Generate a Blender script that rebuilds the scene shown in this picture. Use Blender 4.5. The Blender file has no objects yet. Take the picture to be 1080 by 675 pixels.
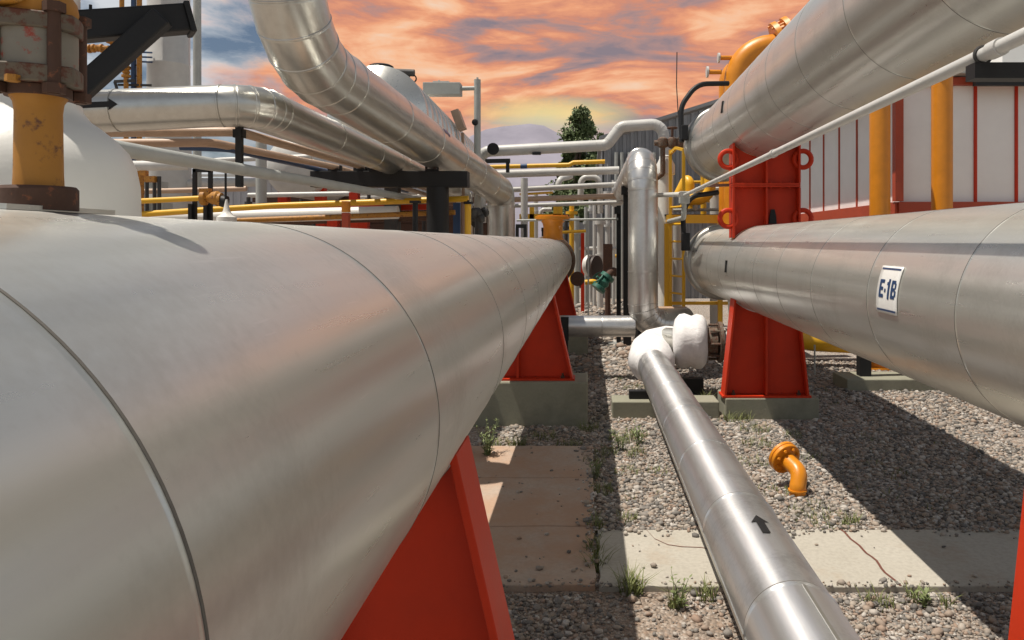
import bpy, bmesh, math, random
import numpy as np
from mathutils import Vector, Matrix, noise as mnoise

R = math.radians
random.seed(7)
rng = np.random.default_rng(11)
scene = bpy.context.scene
C = scene.collection
EYE = 1.82            # camera height in metres
F = 800.0             # focal length in photo pixels
VX, VY = 620.0, 254.0  # where the pipes' direction vanishes


def W(px, py, Y):
    """photo pixel at distance Y -> world point"""
    k = F / Y
    return Vector(((px - VX) / k, Y, EYE + (VY - py) / k))


# ------------------------------------------------------------------ meshes
class MB:
    def __init__(s):
        s.v = []; s.f = []

    def add(s, vs, fs):
        b = len(s.v)
        s.v.extend([Vector(v) for v in vs])
        s.f.extend([tuple(i + b for i in f) for f in fs])
        return s

    def box(s, c, size, rot=None):
        c = Vector(c); hx, hy, hz = size[0] / 2, size[1] / 2, size[2] / 2
        vs = [Vector((x, y, z)) for x in (-hx, hx) for y in (-hy, hy) for z in (-hz, hz)]
        if rot is not None:
            vs = [rot @ v for v in vs]
        vs = [v + c for v in vs]
        return s.add(vs, [(0, 1, 3, 2), (4, 6, 7, 5), (0, 4, 5, 1), (2, 3, 7, 6), (0, 2, 6, 4), (1, 5, 7, 3)])

    def bar(s, a, b, w, h):
        """rectangular bar from a to b"""
        a = Vector(a); b = Vector(b); d = (b - a)
        q = d.normalized().to_track_quat('Y', 'Z').to_matrix()
        return s.box((a + b) / 2, (w, d.length, h), q)

    def rings(s, pts, radii, n=24, cap=True, tv=None):
        pts = [Vector(p) for p in pts]
        m = len(pts)
        tans = []
        for i in range(m):
            t = Vector((0, 0, 0))
            if i > 0: t += (pts[i] - pts[i - 1]).normalized()
            if i < m - 1: t += (pts[i + 1] - pts[i]).normalized()
            tans.append(t.normalized())
        if tv: tans = [Vector(t) for t in tv]
        t0 = tans[0]
        ref = Vector((0, 0, 1)) if abs(t0.z) < 0.9 else Vector((1, 0, 0))
        u = t0.cross(ref).normalized()
        vs = []
        for i in range(m):
            if i > 0:
                q = tans[i - 1].rotation_difference(tans[i])
                u = (q @ u)
                u = (u - tans[i] * u.dot(tans[i])).normalized()
            w = tans[i].cross(u)
            for j in range(n):
                a = 2 * math.pi * j / n
                vs.append(pts[i] + (u * math.cos(a) + w * math.sin(a)) * radii[i])
        fs = []
        for i in range(m - 1):
            for j in range(n):
                j2 = (j + 1) % n
                fs.append((i * n + j, i * n + j2, (i + 1) * n + j2, (i + 1) * n + j))
        if cap:
            fs.append(tuple(range(n - 1, -1, -1)))
            fs.append(tuple(range((m - 1) * n, m * n)))
        return s.add(vs, fs)

    def tube(s, pts, r, bend=0.0, n=20, bn=6):
        p = fillet(pts, bend, bn)
        return s.rings(p, [r] * len(p), n)

    def cyl(s, a, b, r, n=20, r2=None):
        return s.rings([a, b], [r, r if r2 is None else r2], n)

    def lathe(s, base, axis, prof, n=32):
        base = Vector(base); axis = Vector(axis).normalized()
        ref = Vector((0, 0, 1)) if abs(axis.z) < 0.9 else Vector((1, 0, 0))
        u = axis.cross(ref).normalized(); w = axis.cross(u)
        vs = []; m = len(prof)
        for r, h in prof:
            for j in range(n):
                a = 2 * math.pi * j / n
                vs.append(base + axis * h + (u * math.cos(a) + w * math.sin(a)) * max(r, 1e-4))
        fs = [(i * n + j, i * n + (j + 1) % n, (i + 1) * n + (j + 1) % n, (i + 1) * n + j)
              for i in range(m - 1) for j in range(n)]
        fs.append(tuple(range(n - 1, -1, -1))); fs.append(tuple(range((m - 1) * n, m * n)))
        return s.add(vs, fs)

    def prism(s, poly, o, ux, uy, t):
        """2D polygon in the plane o+ux,uy, thickness t centred on it"""
        o = Vector(o); ux = Vector(ux).normalized(); uy = Vector(uy).normalized(); nz = ux.cross(uy)
        n = len(poly)
        a = [o + ux * p[0] + uy * p[1] - nz * t / 2 for p in poly]
        b = [o + ux * p[0] + uy * p[1] + nz * t / 2 for p in poly]
        fs = [tuple(range(n - 1, -1, -1)), tuple(range(n, 2 * n))]
        fs += [(i, (i + 1) % n, n + (i + 1) % n, n + i) for i in range(n)]
        return s.add(a + b, fs)

    def torus(s, c, axis, Rr, r, n=32, m=10, a0=0.0, a1=2 * math.pi):
        c = Vector(c); axis = Vector(axis).normalized()
        ref = Vector((0, 0, 1)) if abs(axis.z) < 0.9 else Vector((1, 0, 0))
        u = axis.cross(ref).normalized(); w = axis.cross(u)
        pts = [c + (u * math.cos(a) + w * math.sin(a)) * Rr for a in [a0 + (a1 - a0) * i / n for i in range(n + 1)]]
        return s.rings(pts, [r] * len(pts), m)

    def hexnut(s, p, axis, r, h):
        return s.rings([Vector(p), Vector(p) + Vector(axis).normalized() * h], [r, r], 6)


def fillet(pts, bend, n=6):
    pts = [Vector(p) for p in pts]
    if len(pts) < 3 or not bend:
        return pts
    out = [pts[0]]
    for i in range(1, len(pts) - 1):
        b = bend[i - 1] if isinstance(bend, (list, tuple)) else bend
        a, p, c = pts[i - 1], pts[i], pts[i + 1]
        d1 = (a - p).normalized(); d2 = (c - p).normalized()
        ang = d1.angle(d2)
        if ang > math.pi - 0.03 or b <= 0:
            out.append(p); continue
        tl = min(b / math.tan(ang / 2), 0.49 * (a - p).length if i > 1 else 0.95 * (a - p).length,
                 0.49 * (c - p).length if i < len(pts) - 2 else 0.95 * (c - p).length)
        rr = tl * math.tan(ang / 2)
        cen = p + (d1 + d2).normalized() * (rr / math.sin(ang / 2))
        s0 = p + d1 * tl - cen; s1 = p + d2 * tl - cen
        sweep = s0.angle(s1); ax = s0.cross(s1).normalized()
        for k in range(n + 1):
            out.append(cen + Matrix.Rotation(sweep * k / n, 3, ax) @ s0)
    out.append(pts[-1])
    return out


def jacket(mb, pts, r, bend=0.0, bn=5, seam=0.95, phase=0.4, h=0.0035, w=0.009, n=40, seams_at=None):
    """sheet metal pipe jacket: raised laps along straight runs and at every gore of a bend"""
    p = fillet(pts, bend, bn)
    ts = [(p[i + 1] - p[i]).normalized() for i in range(len(p) - 1)]
    P = [p[0]]; Rr = [r]; T = [ts[0]]
    def joint(c, t_):
        for o_, rr in ((-w * 1.6, r), (-w * .8, r), (-w * .5, r + h), (w * .35, r + h), (w * .5, r - h * .5), (w * .8, r), (w * 1.6, r)):
            P.append(c + t_ * o_); Rr.append(rr); T.append(t_)
    run = -phase
    for i in range(len(p) - 1):
        a, b = p[i], p[i + 1]; L = (b - a).length; t_ = ts[i]
        s = seam - (run % seam)
        while s < L - .12:
            if s > .12 and L > 0.6: joint(a + t_ * s, t_)
            s += seam
        run += L
        if i < len(p) - 2: joint(b, (ts[i] + ts[i + 1]).normalized())
    P.append(p[-1]); Rr.append(r); T.append(ts[-1])
    mb.rings(P, Rr, n, tv=T)
    return mb


LOC = {}


def mesh_obj(name, mb, mat, smooth=35, fix=True, off=Vector((0, 0, 0))):
    me = bpy.data.meshes.new(name)
    me.from_pydata([tuple(v - off) for v in mb.v], [], mb.f)
    if fix:
        bm = bmesh.new(); bm.from_mesh(me)
        bmesh.ops.recalc_face_normals(bm, faces=bm.faces)
        bm.to_mesh(me); bm.free()
    if smooth:
        for pl in me.polygons: pl.use_smooth = True
        me.set_sharp_from_angle(angle=R(smooth))
    me.materials.append(mat)
    if getattr(mb, 'second', None):
        me.materials.append(mb.second[1])
        for i in range(mb.second[0], len(me.polygons)): me.polygons[i].material_index = 1
    me.update()
    o = bpy.data.objects.new(name, me); C.objects.link(o)
    return o


def obj(name, mb, mat, parent=None, smooth=35, label=None, fix=True, bevel=0.0):
    if parent is not None:
        off = LOC[parent.name]
        o = mesh_obj(name, mb, mat, smooth, fix, off)
        o.parent = parent; LOC[o.name] = off
    else:
        xs = [v.x for v in mb.v]; ys = [v.y for v in mb.v]; zs = [v.z for v in mb.v]
        off = Vector(((min(xs) + max(xs)) / 2, (min(ys) + max(ys)) / 2, min(zs)))
        o = mesh_obj(name, mb, mat, smooth, fix, off)
        o.location = off; LOC[o.name] = off
    if bevel:
        md = o.modifiers.new('bevel', 'BEVEL'); md.width = bevel; md.segments = 2; md.limit_method = 'ANGLE'
    if label: o['label'] = label
    return o


def tag(o, label, cat, group=None):
    o['label'] = label; o['category'] = cat
    if group: o['group'] = group
    return o


def thing(name, label, cat, loc, group=None):
    o = bpy.data.objects.new(name, None); C.objects.link(o)
    o.empty_display_size = 0.2
    o.location = Vector(loc); LOC[o.name] = Vector(loc)
    return tag(o, label, cat, group)


def solo(name, mb, mat, label, cat, group=None, **kw):
    return tag(obj(name, mb, mat, **kw), label, cat, group)


def struct(name, mb, mat, kind='structure', **kw):
    o = obj(name, mb, mat, **kw); o['kind'] = kind
    return o


# --------------------------------------------------------------- materials
class NT:
    def __init__(s, tree): s.t = tree; s.n = tree.nodes; s.l = tree.links
    def node(s, typ, **kw):
        nd = s.n.new(typ)
        for k, v in kw.items():
            if k == 'inp':
                for kk, vv in v.items():
                    if isinstance(vv, bpy.types.NodeSocket): s.l.new(vv, nd.inputs[kk])
                    else: nd.inputs[kk].default_value = vv
            else: setattr(nd, k, v)
        return nd
    def math(s, op, a, b=0.0, c=None, clamp=False):
        nd = s.n.new('ShaderNodeMath'); nd.operation = op; nd.use_clamp = clamp
        for i, x in enumerate((a, b) if c is None else (a, b, c)):
            if isinstance(x, bpy.types.NodeSocket): s.l.new(x, nd.inputs[i])
            else: nd.inputs[i].default_value = x
        return nd.outputs[0]
    def ramp(s, fac, stops, interp='LINEAR'):
        nd = s.n.new('ShaderNodeValToRGB'); cr = nd.color_ramp; cr.interpolation = interp
        while len(cr.elements) < len(stops): cr.elements.new(0.5)
        for e, (p, c) in zip(cr.elements, stops):
            e.position = p; e.color = (c[0], c[1], c[2], 1) if not isinstance(c, (int, float)) else (c, c, c, 1)
        s.l.new(fac, nd.inputs[0])
        return nd.outputs[0]
    def mix(s, fac, a, b, mode='MIX'):
        nd = s.n.new('ShaderNodeMix'); nd.data_type = 'RGBA'; nd.blend_type = mode
        for i, x in ((0, fac), (6, a), (7, b)):
            if isinstance(x, bpy.types.NodeSocket): s.l.new(x, nd.inputs[i])
            elif i == 0: nd.inputs[0].default_value = x
            else: nd.inputs[i].default_value = (x[0], x[1], x[2], 1)
        return nd.outputs[2]
    def noise(s, vec, scale, detail=4, rough=.55, dist=0.0):
        nd = s.node('ShaderNodeTexNoise', inp={'Vector': vec, 'Scale': scale, 'Detail': detail, 'Roughness': rough, 'Distortion': dist})
        return nd.outputs[0]
    def mapping(s, vec, scale=(1, 1, 1), rot=(0, 0, 0), loc=(0, 0, 0)):
        nd = s.node('ShaderNodeMapping', inp={'Vector': vec, 'Scale': scale, 'Rotation': rot, 'Location': loc})
        return nd.outputs[0]


def new_mat(name):
    m = bpy.data.materials.new(name); m.use_nodes = True
    t = NT(m.node_tree)
    b = m.node_tree.nodes['Principled BSDF']
    co = t.node('ShaderNodeTexCoord').outputs['Object']
    return m, t, b, co


def setin(t, b, key, v):
    if isinstance(v, bpy.types.NodeSocket): t.l.new(v, b.inputs[key])
    else: b.inputs[key].default_value = v


def bump(t, b, h, strength, dist=0.01):
    nd = t.node('ShaderNodeBump', inp={'Height': h, 'Strength': strength, 'Distance': dist})
    t.l.new(nd.outputs[0], b.inputs['Normal'])


def metal(name, c1, c2, rough=(0.3, 0.48), streak=(9, .5, 9), wav=0.12, dirt=(.30, .25, .20), dirt_amt=.35, metallic=.9, aniso=0.0, fw=.3):
    m, t, b, co = new_mat(name)
    st = t.noise(t.mapping(co, streak), 3.0, 6, .6)
    bl = t.noise(co, 2.2, 5, .6)
    fine = t.noise(t.mapping(co, (1, 1, 1)), 60, 3, .6)
    col = t.mix(st, c1, c2)
    d = t.ramp(t.math('ADD', t.math('MULTIPLY', bl, 1.0 - fw), t.math('MULTIPLY', fine, fw)), [(.50, 0.0), (.66, 1.0)])
    col = t.mix(t.math('MULTIPLY', d, dirt_amt), col, dirt)
    # thin scratches
    sc = t.noise(t.mapping(co, (40, 2.0, 14), (0.3, .2, .5)), 3, 2, .5)
    scm = t.ramp(sc, [(.70, 0.0), (.73, 1.0)])
    col = t.mix(t.math('MULTIPLY', scm, .35), col, (.75, .73, .7))
    t.l.new(col, b.inputs['Base Color'])
    b.inputs['Metallic'].default_value = metallic
    r = t.math('ADD', t.math('MULTIPLY', t.math('ADD', st, d), (rough[1] - rough[0]) * .6), rough[0])
    t.l.new(r, b.inputs['Roughness'])
    if aniso:
        tg = t.node('ShaderNodeTangent', direction_type='RADIAL', axis='Y')
        t.l.new(tg.outputs[0], b.inputs['Tangent'])
        b.inputs['Anisotropic'].default_value = aniso; b.inputs['Anisotropic Rotation'].default_value = .25
    wv = t.noise(co, 3.3, 2, .5)
    h = t.math('ADD', t.math('MULTIPLY', wv, 1.0), t.math('MULTIPLY', st, .05))
    bump(t, b, h, wav, .05)
    return m


def paint(name, c, rough=.45, rust=0.0, rustc=(.10, .035, .015), var=.25, spec=.5, scale=6):
    m, t, b, co = new_mat(name)
    n1 = t.noise(co, scale, 5, .6)
    dark = tuple(x * (1 - var) for x in c)
    lite = tuple(min(1, x * (1 + var * .5)) for x in c)
    col = t.mix(n1, dark, lite)
    if rust:
        n2 = t.noise(co, scale * 2.3, 6, .68)
        col = t.mix(t.ramp(n2, [(.72 - rust * .35, 0.0), (.78 - rust * .3, 1.0)]), col, rustc)
    t.l.new(col, b.inputs['Base Color'])
    fine = t.noise(co, 90, 3, .6)
    setin(t, b, 'Roughness', t.math('ADD', t.math('MULTIPLY', n1, .25), rough - .1))
    b.inputs['Specular IOR Level'].default_value = spec
    bump(t, b, t.math('ADD', fine, n1), .12, .004)
    return m


M = {}
M['alu'] = metal('weathered_aluminium', (.575, .573, .53), (.70, .69, .645), (.25, .36), (9, .35, 9), .05, (.36, .345, .30), .30, .76, .55, .25)
M['alu_pipe'] = metal('pipe_jacket_aluminium', (.50, .49, .45), (.66, .655, .61), (.26, .36), (5, 1, 5), .05, (.34, .30, .25), .3, .85, 0, .12)
M['alu_bright'] = metal('bright_jacket_aluminium', (.62, .62, .62), (.80, .80, .80), (.30, .40), (16, 1.2, 16), .05, (.33, .32, .31), .6, .84, .8, .2)
M['galv'] = paint('galvanised_steel', (.42, .43, .40), .45, var=.3)
M['silver_paint'] = paint('silver_paint', (.56, .55, .52), .38, var=.2)
M['flange'] = metal('dull_flange_cladding', (.36, .35, .32), (.48, .46, .42), (.36, .46), (5, 5, 5), .05, (.22, .20, .17), .5, .7)
M['alu_plain'] = metal('bright_cladding_aluminium', (.56, .55, .53), (.72, .71, .69), (.28, .38), (8, 1.2, 8), .02, (.36, .35, .33), .4, .85, 0, .2)
M['tan'] = paint('tan_paint', (.47, .32, .22), .45, .15, var=.25)
M['brown'] = paint('brown_paint', (.22, .13, .09), .5, .1)
M['red'] = paint('red_oxide_paint', (.56, .034, .006), .48, .10, (.17, .018, .008), var=.32, spec=.28, scale=4)
M['orange_red'] = paint('orange_red_paint', (.42, .06, .02), .5, .2)
M['yellow'] = paint('yellow_paint', (.76, .42, .02), .38, .06, (.25, .08, .02), var=.18)
M['orange'] = paint('orange_yellow_paint', (.70, .25, .010), .36, .05, (.30, .12, .03), var=.26)
M['old_yellow'] = paint('faded_yellow_paint', (.44, .19, .02), .55, .50, (.12, .045, .02), var=.3, scale=14)
M['rust'] = paint('rusty_steel', (.085, .04, .024), .75, .4, (.20, .07, .03), var=.5, scale=22)
M['rust_grey'] = paint('rusty_grey_steel', (.15, .12, .085), .7, .7, (.11, .035, .018), var=.5, scale=20)
M['flaked'] = paint('flaked_grey_paint', (.25, .225, .18), .6, .46, (.30, .05, .03), var=.4, scale=15)
M['black'] = paint('black_paint', (.012, .012, .013), .5, .0, var=.3, spec=.35)
M['dark'] = paint('dark_steel', (.045, .042, .04), .6, .3, (.09, .04, .02), var=.4)
M['blue'] = paint('blue_paint', (.03, .07, .16), .45)
M['green'] = paint('green_valve_paint', (.03, .14, .10), .45, .15)
M['white_paint'] = paint('white_vessel_paint', (.74, .72, .67), .40, .04, (.5, .46, .4), var=.10)
M['panel'] = paint('white_panel', (.87, .85, .82), .5, .03, (.4, .33, .28), var=.12, scale=2)
M['shed'] = paint('shed_cladding', (.40, .40, .42), .5, .04, (.25, .22, .2), var=.2, scale=1.5)
M['blueshed'] = paint('blue_grey_cladding', (.25, .255, .265), .5, .06, (.16, .15, .15), var=.3, scale=1.2)
M['cap'] = paint('brown_blind_steel', (.05, .032, .025), .5, .2)
M['seam_shade'] = paint('seam_edge_shade', (.13, .12, .105), .6, var=.4, scale=12)  # dark bands at the seams: lap-edge shadow put into colour
M['sign_white'] = paint('sign_white_enamel', (.78, .77, .74), .3, var=.04)
M['sign_blue'] = paint('sign_blue_ink', (.012, .045, .13), .35, var=.1)
M['leaf'] = paint('conifer_foliage', (.115, .155, .055), .7, .0, var=.5, scale=3)
M['bark'] = paint('bark', (.10, .07, .05), .85, .2, var=.5)
M['weed'] = paint('weed_leaf', (.18, .22, .08), .6, .25, (.28, .24, .10), var=.4, scale=9)


def wrap_mat():
    m, t, b, co = new_mat('white_fabric_wrap')
    n = t.noise(co, 9, 6, .65)
    t.l.new(t.ramp(n, [(.3, (.66, .645, .64)), (.55, (.78, .765, .76)), (.75, (.84, .825, .82))]), b.inputs['Base Color'])
    b.inputs['Roughness'].default_value = .75
    fold = t.noise(t.mapping(co, (3, 14, 5)), 2.6, 3, .5, 1.2)
    bump(t, b, t.math('ADD', t.math('ADD', n, t.math('MULTIPLY', t.noise(co, 45, 3), .3)), t.math('MULTIPLY', fold, 1.2)), .3, .02)
    return m
M['wrap'] = wrap_mat()


def concrete_mat(name, c1, c2, dirt, dirt_lo=.52):
    m, t, b, co = new_mat(name)
    n1 = t.noise(co, 2.3, 6, .62); n2 = t.noise(co, 38, 5, .65)
    col = t.mix(n1, c1, c2)
    col = t.mix(t.math('MULTIPLY', t.ramp(n2, [(.42, 0.), (.62, 1.)]), .25), col, (.20, .18, .15))
    col = t.mix(t.ramp(t.noise(co, 1.4, 7, .7), [(dirt_lo, 0.), (dirt_lo + .18, .75)]), col, dirt)
    t.l.new(col, b.inputs['Base Color']); b.inputs['Roughness'].default_value = .9
    bump(t, b, t.math('ADD', n1, t.math('MULTIPLY', n2, .4)), .35, .01)
    return m
M['slab'] = concrete_mat('slab_concrete', (.36, .33, .27), (.47, .44, .38), (.34, .25, .17), .56)
M['slab_dusty'] = concrete_mat('dusty_slab_concrete', (.38, .29, .23), (.47, .38, .30), (.40, .24, .15), .40)
M['concrete'] = concrete_mat('olive_concrete', (.22, .22, .16), (.30, .29, .22), (.16, .15, .11), .5)


def gravel_mat():
    m, t, b, co = new_mat('gravel_ground')
    vo = t.node('ShaderNodeTexVoronoi', inp={'Vector': co, 'Scale': 62.0, 'Randomness': 1.0})
    sep = t.node('ShaderNodeSeparateColor', inp={'Color': vo.outputs['Color']})
    col = t.ramp(sep.outputs[0], [(0, (.09, .085, .08)), (.25, (.24, .22, .20)), (.5, (.36, .31, .26)), (.72, (.30, .21, .16)), (.9, (.52, .48, .43))], 'LINEAR')
    big = t.noise(co, .55, 6, .6)
    col = t.mix(t.ramp(big, [(.5, 0.), (.68, .7)]), col, (.27, .19, .13))
    t.l.new(col, b.inputs['Base Color']); b.inputs['Roughness'].default_value = .9
    bump(t, b, t.math('SUBTRACT', 1.0, vo.outputs['Distance']), .8, .02)
    return m
M['gravel'] = gravel_mat()


def pebble_mat():
    m, t, b, co = new_mat('pebbles')
    rnd = t.node('ShaderNodeNewGeometry').outputs['Random Per Island']
    col = t.ramp(rnd, [(0, (.07, .07, .07)), (.14, (.15, .145, .14)), (.32, (.26, .24, .22)), (.5, (.38, .31, .25)),
                       (.62, (.36, .235, .17)), (.74, (.44, .37, .30)), (.88, (.52, .47, .42)), (1, (.66, .62, .57))])
    n = t.noise(co, 70, 4, .6)
    col = t.mix(t.math('MULTIPLY', n, .72), col, (.175, .15, .12))
    t.l.new(col, b.inputs['Base Color']); b.inputs['Roughness'].default_value = .82
    bump(t, b, n, .4, .004)
    return m
M['pebble'] = pebble_mat()


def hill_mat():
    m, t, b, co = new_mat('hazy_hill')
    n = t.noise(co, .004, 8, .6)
    t.l.new(t.ramp(n, [(.35, (.17, .16, .20)), (.6, (.30, .28, .33))]), b.inputs['Base Color'])  # distance haze painted in as a lilac-grey tint
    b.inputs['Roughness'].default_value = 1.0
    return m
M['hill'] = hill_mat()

# ------------------------------------------------------------------- light
SUN_E = 71.0            # elevation seen along the pipes
dx, dz = -1.0, math.tan(R(SUN_E)); dy = -.12
sd = Vector((dx, dy, dz)).normalized()
elev = math.asin(sd.z); azim = math.atan2(sd.x, sd.y)
sun = bpy.data.lights.new('sun', 'SUN'); sun.energy = 4.6; sun.angle = R(.5); sun.color = (1.0, .93, .83)
so = bpy.data.objects.new('sun', sun); C.objects.link(so)
so.rotation_euler = (-sd).to_track_quat('-Z', 'Y').to_euler(); so.location = (-8, 8, 25)

w = bpy.data.worlds.new('World'); scene.world = w; w.use_nodes = True
t = NT(w.node_tree)
for nd in list(t.n): t.n.remove(nd)
out = t.node('ShaderNodeOutputWorld')
sky = t.node('ShaderNodeTexSky', sky_type='NISHITA'); sky.sun_disc = False
sky.sun_elevation = elev; sky.sun_rotation = azim
sky.air_density = 1.0; sky.dust_density = 1.5; sky.ozone_density = 1.0
bg1 = t.node('ShaderNodeBackground', inp={'Color': sky.outputs[0], 'Strength': .05})
D = t.node('ShaderNodeTexCoord').outputs['Generated']
sp = t.node('ShaderNodeSeparateXYZ', inp={'Vector': D})
X_, Y_, Z_ = sp.outputs
# long slanting bands of sunset cloud
ban = t.noise(t.mapping(D, (2.6, 2.6, 9.0), (0, R(-17), 0), (1.7, .4, 2.1)), 1.25, 7, .54, 1.5)
wisp = t.noise(t.mapping(D, (4, 4, 20.0), (0, R(-12), 0)), 2.0, 6, .6, 1.8)
puff = t.noise(t.mapping(D, (3.2, 3.2, 6.0), (0, 0, 0), (2.0, 3.0, .5)), 1.9, 9, .6, .35)
blob = t.noise(t.mapping(D, (2.4, 2.4, 7.0), (0, R(14), 0), (.3, 1.4, .9)), 1.6, 5, .55, 1.4)
b_ = t.math('ADD', t.math('ADD', t.math('MULTIPLY', ban, .62), t.math('MULTIPLY', wisp, .24)), t.math('MULTIPLY', blob, .30))
b_ = t.math('SUBTRACT', b_, .08)
warm = t.ramp(b_, [(.36, (.27, .22, .25)), (.425, (.44, .27, .25)), (.47, (.68, .28, .18)), (.52, (.86, .37, .20)), (.575, (.96, .52, .30)), (.66, (.92, .66, .48))])
# yellow glow low over the hill
e1 = t.math('SUBTRACT', X_, -.045); e2 = t.math('SUBTRACT', Z_, .163)
gl = t.math('ADD', t.math('MULTIPLY', t.math('MULTIPLY', e1, e1), 70.0), t.math('MULTIPLY', t.math('MULTIPLY', e2, e2), 1300.0))
glow = t.math('SUBTRACT', 1.0, gl, clamp=True)
warm = t.mix(t.math('MULTIPLY', glow, .74), warm, (.90, .80, .36))
pal = t.ramp(t.math('ADD', Z_, t.math('MULTIPLY', puff, .05)), [(.145, 1.0), (.185, 0.0)])
warm = t.mix(t.math('MULTIPLY', pal, .8), warm, (.56, .54, .55))
# ordinary white cloud over blue elsewhere
wc = t.ramp(puff, [(.38, 0.0), (.56, 1.0)])
wcol = t.ramp(puff, [(.45, (.62, .66, .70)), (.75, (.88, .87, .86))])
# where the sunset bank stands: ahead, and not too high
nz_ = t.math('MULTIPLY', t.math('SUBTRACT', puff, .5), .45)
left = t.node('ShaderNodeMapRange', interpolation_type='SMOOTHSTEP', inp={'Value': t.math('ADD', X_, nz_), 'From Min': -.45, 'From Max': -.33})
right = t.node('ShaderNodeMapRange', interpolation_type='SMOOTHSTEP', inp={'Value': X_, 'From Min': .46, 'From Max': .31})
high = t.node('ShaderNodeMapRange', interpolation_type='SMOOTHSTEP', inp={'Value': Z_, 'From Min': .44, 'From Max': .31})
front = t.node('ShaderNodeMapRange', interpolation_type='SMOOTHSTEP', inp={'Value': Y_, 'From Min': .1, 'From Max': .45})
wm = t.math('MULTIPLY', t.math('MULTIPLY', left.outputs[0], right.outputs[0]), t.math('MULTIPLY', high.outputs[0], front.outputs[0]))
ccol = t.mix(wm, wcol, warm)
cfac = t.math('MAXIMUM', t.math('MULTIPLY', wc, .85), t.math('MULTIPLY', wm, .97))
dim = t.node('ShaderNodeMapRange', interpolation_type='SMOOTHSTEP', inp={'Value': Z_, 'From Min': .35, 'From Max': .75, 'To Min': .86, 'To Max': .27})
bg2 = t.node('ShaderNodeBackground', inp={'Color': ccol, 'Strength': dim.outputs[0]})
mx = t.node('ShaderNodeMixShader', inp={0: cfac, 1: bg1.outputs[0], 2: bg2.outputs[0]})
t.l.new(mx.outputs[0], out.inputs[0])

scene.view_settings.view_transform = 'Standard'; scene.view_settings.look = 'None'
scene.view_settings.exposure = 0.22; scene.view_settings.gamma = 1.0
cam = bpy.data.cameras.new('camera'); co_ = bpy.data.objects.new('camera', cam); C.objects.link(co_)
co_.location = (0, 0, EYE); co_.rotation_euler = (R(90), 0, 0)
cam.sensor_width = 36; cam.lens = F / 1080 * 36
cam.shift_x = (540 - VX) / 1080; cam.shift_y = (VY - 337.5) / 1080
cam.clip_start = .05; cam.clip_end = 6000
scene.camera = co_
scene.cycles.max_bounces = 6

# ------------------------------------------------------------------ ground
g = MB().add([(-2500, -300, 0), (2500, -300, 0), (2500, 4000, 0), (-2500, 4000, 0)], [(0, 1, 2, 3)])
struct('ground', g, M['gravel'], smooth=0)

hl = MB(); nx = 60
prof = []
for i in range(nx + 1):
    x = -900 + 1500 * i / nx
    c = math.exp(-((x + 120) / 210) ** 2)
    z = 40 + 165 * c + 22 * mnoise.noise(Vector((x * .01, 0, 3))) + 8 * mnoise.noise(Vector((x * .04, 1, 3)))
    prof.append((x, z))
for rr, (yy, s) in enumerate(((1000, 0.0), (1120, .55), (1300, 1.0), (1700, .3))):
    hl.v += [Vector((x, yy + 25 * mnoise.noise(Vector((x * .02, yy, 0))), -1 + z * s)) for x, z in prof]
for rr in range(3):
    for i in range(nx):
        a = rr * (nx + 1) + i
        hl.f.append((a, a + 1, a + nx + 2, a + nx + 1))
struct('hill', hl, M['hill'], smooth=60)


def slab(name, x0, x1, y0, y1, z, mat, joints=(), axis='Y'):
    """concrete slab with a slightly irregular edge, cut into bays at its joints"""
    mb = MB()
    cuts = sorted([(y0 if axis == 'Y' else x0)] + list(joints) + [(y1 if axis == 'Y' else x1)])
    for a, b in zip(cuts[:-1], cuts[1:]):
        g = .006
        if axis == 'Y': xa, xb, ya, yb = x0, x1, a + g, b - g
        else: xa, xb, ya, yb = a + g, b - g, y0, y1
        n = 14
        pts = []
        for k in range(n): pts.append((xa + (xb - xa) * k / n, ya))
        for k in range(n): pts.append((xb, ya + (yb - ya) * k / n))
        for k in range(n): pts.append((xb - (xb - xa) * k / n, yb))
        for k in range(n): pts.append((xa, yb - (yb - ya) * k / n))
        pts = [(x + .012 * mnoise.noise(Vector((x * 9, y * 9, 0))), y + .012 * mnoise.noise(Vector((x * 9, y * 9, 7)))) for x, y in pts]
        mb.prism(pts, (0, 0, z / 2 - .01), (1, 0, 0), (0, 1, 0), z + .02)
    return struct(name, mb, mat, smooth=0, bevel=.006)


slab('walkway', -1.9, .04, 3.93, 6.62, .035, M['slab_dusty'], (4.75, 5.72))
cs = slab('path', .055, 7.5, 3.93, 4.70, .032, M['slab'], (3.6, 5.3), axis='X')
ck = MB(); x = 1.62; pts = []
for k in range(16):
    yy = 3.93 + .77 * k / 15
    pts.append((1.62 + .03 * mnoise.noise(Vector((yy * 6, 2, 0))) - .05 * (k / 15), yy))
for (xa, ya), (xb, yb) in zip(pts[:-1], pts[1:]):
    ck.add([(xa - .007, ya, .0345), (xa + .007, ya, .0345), (xb + .007, yb, .0345), (xb - .007, yb, .0345)], [(0, 1, 2, 3)])
pts = [(.36, 4.70), (.40, 4.55), (.47, 4.46), (.55, 4.43), (.66, 4.42), (.74, 4.38)]
for (xa, ya), (xb, yb) in zip(pts[:-1], pts[1:]):
    ck.add([(xa, ya - .004, .0345), (xa, ya + .004, .0345), (xb, yb + .004, .0345), (xb, yb - .004, .0345)], [(0, 1, 2, 3)])
M['crack'] = paint('crack_filler', (.16, .06, .04), .9, var=.4, scale=40)
obj('crack', ck, M['crack'], cs, smooth=0)

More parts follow.
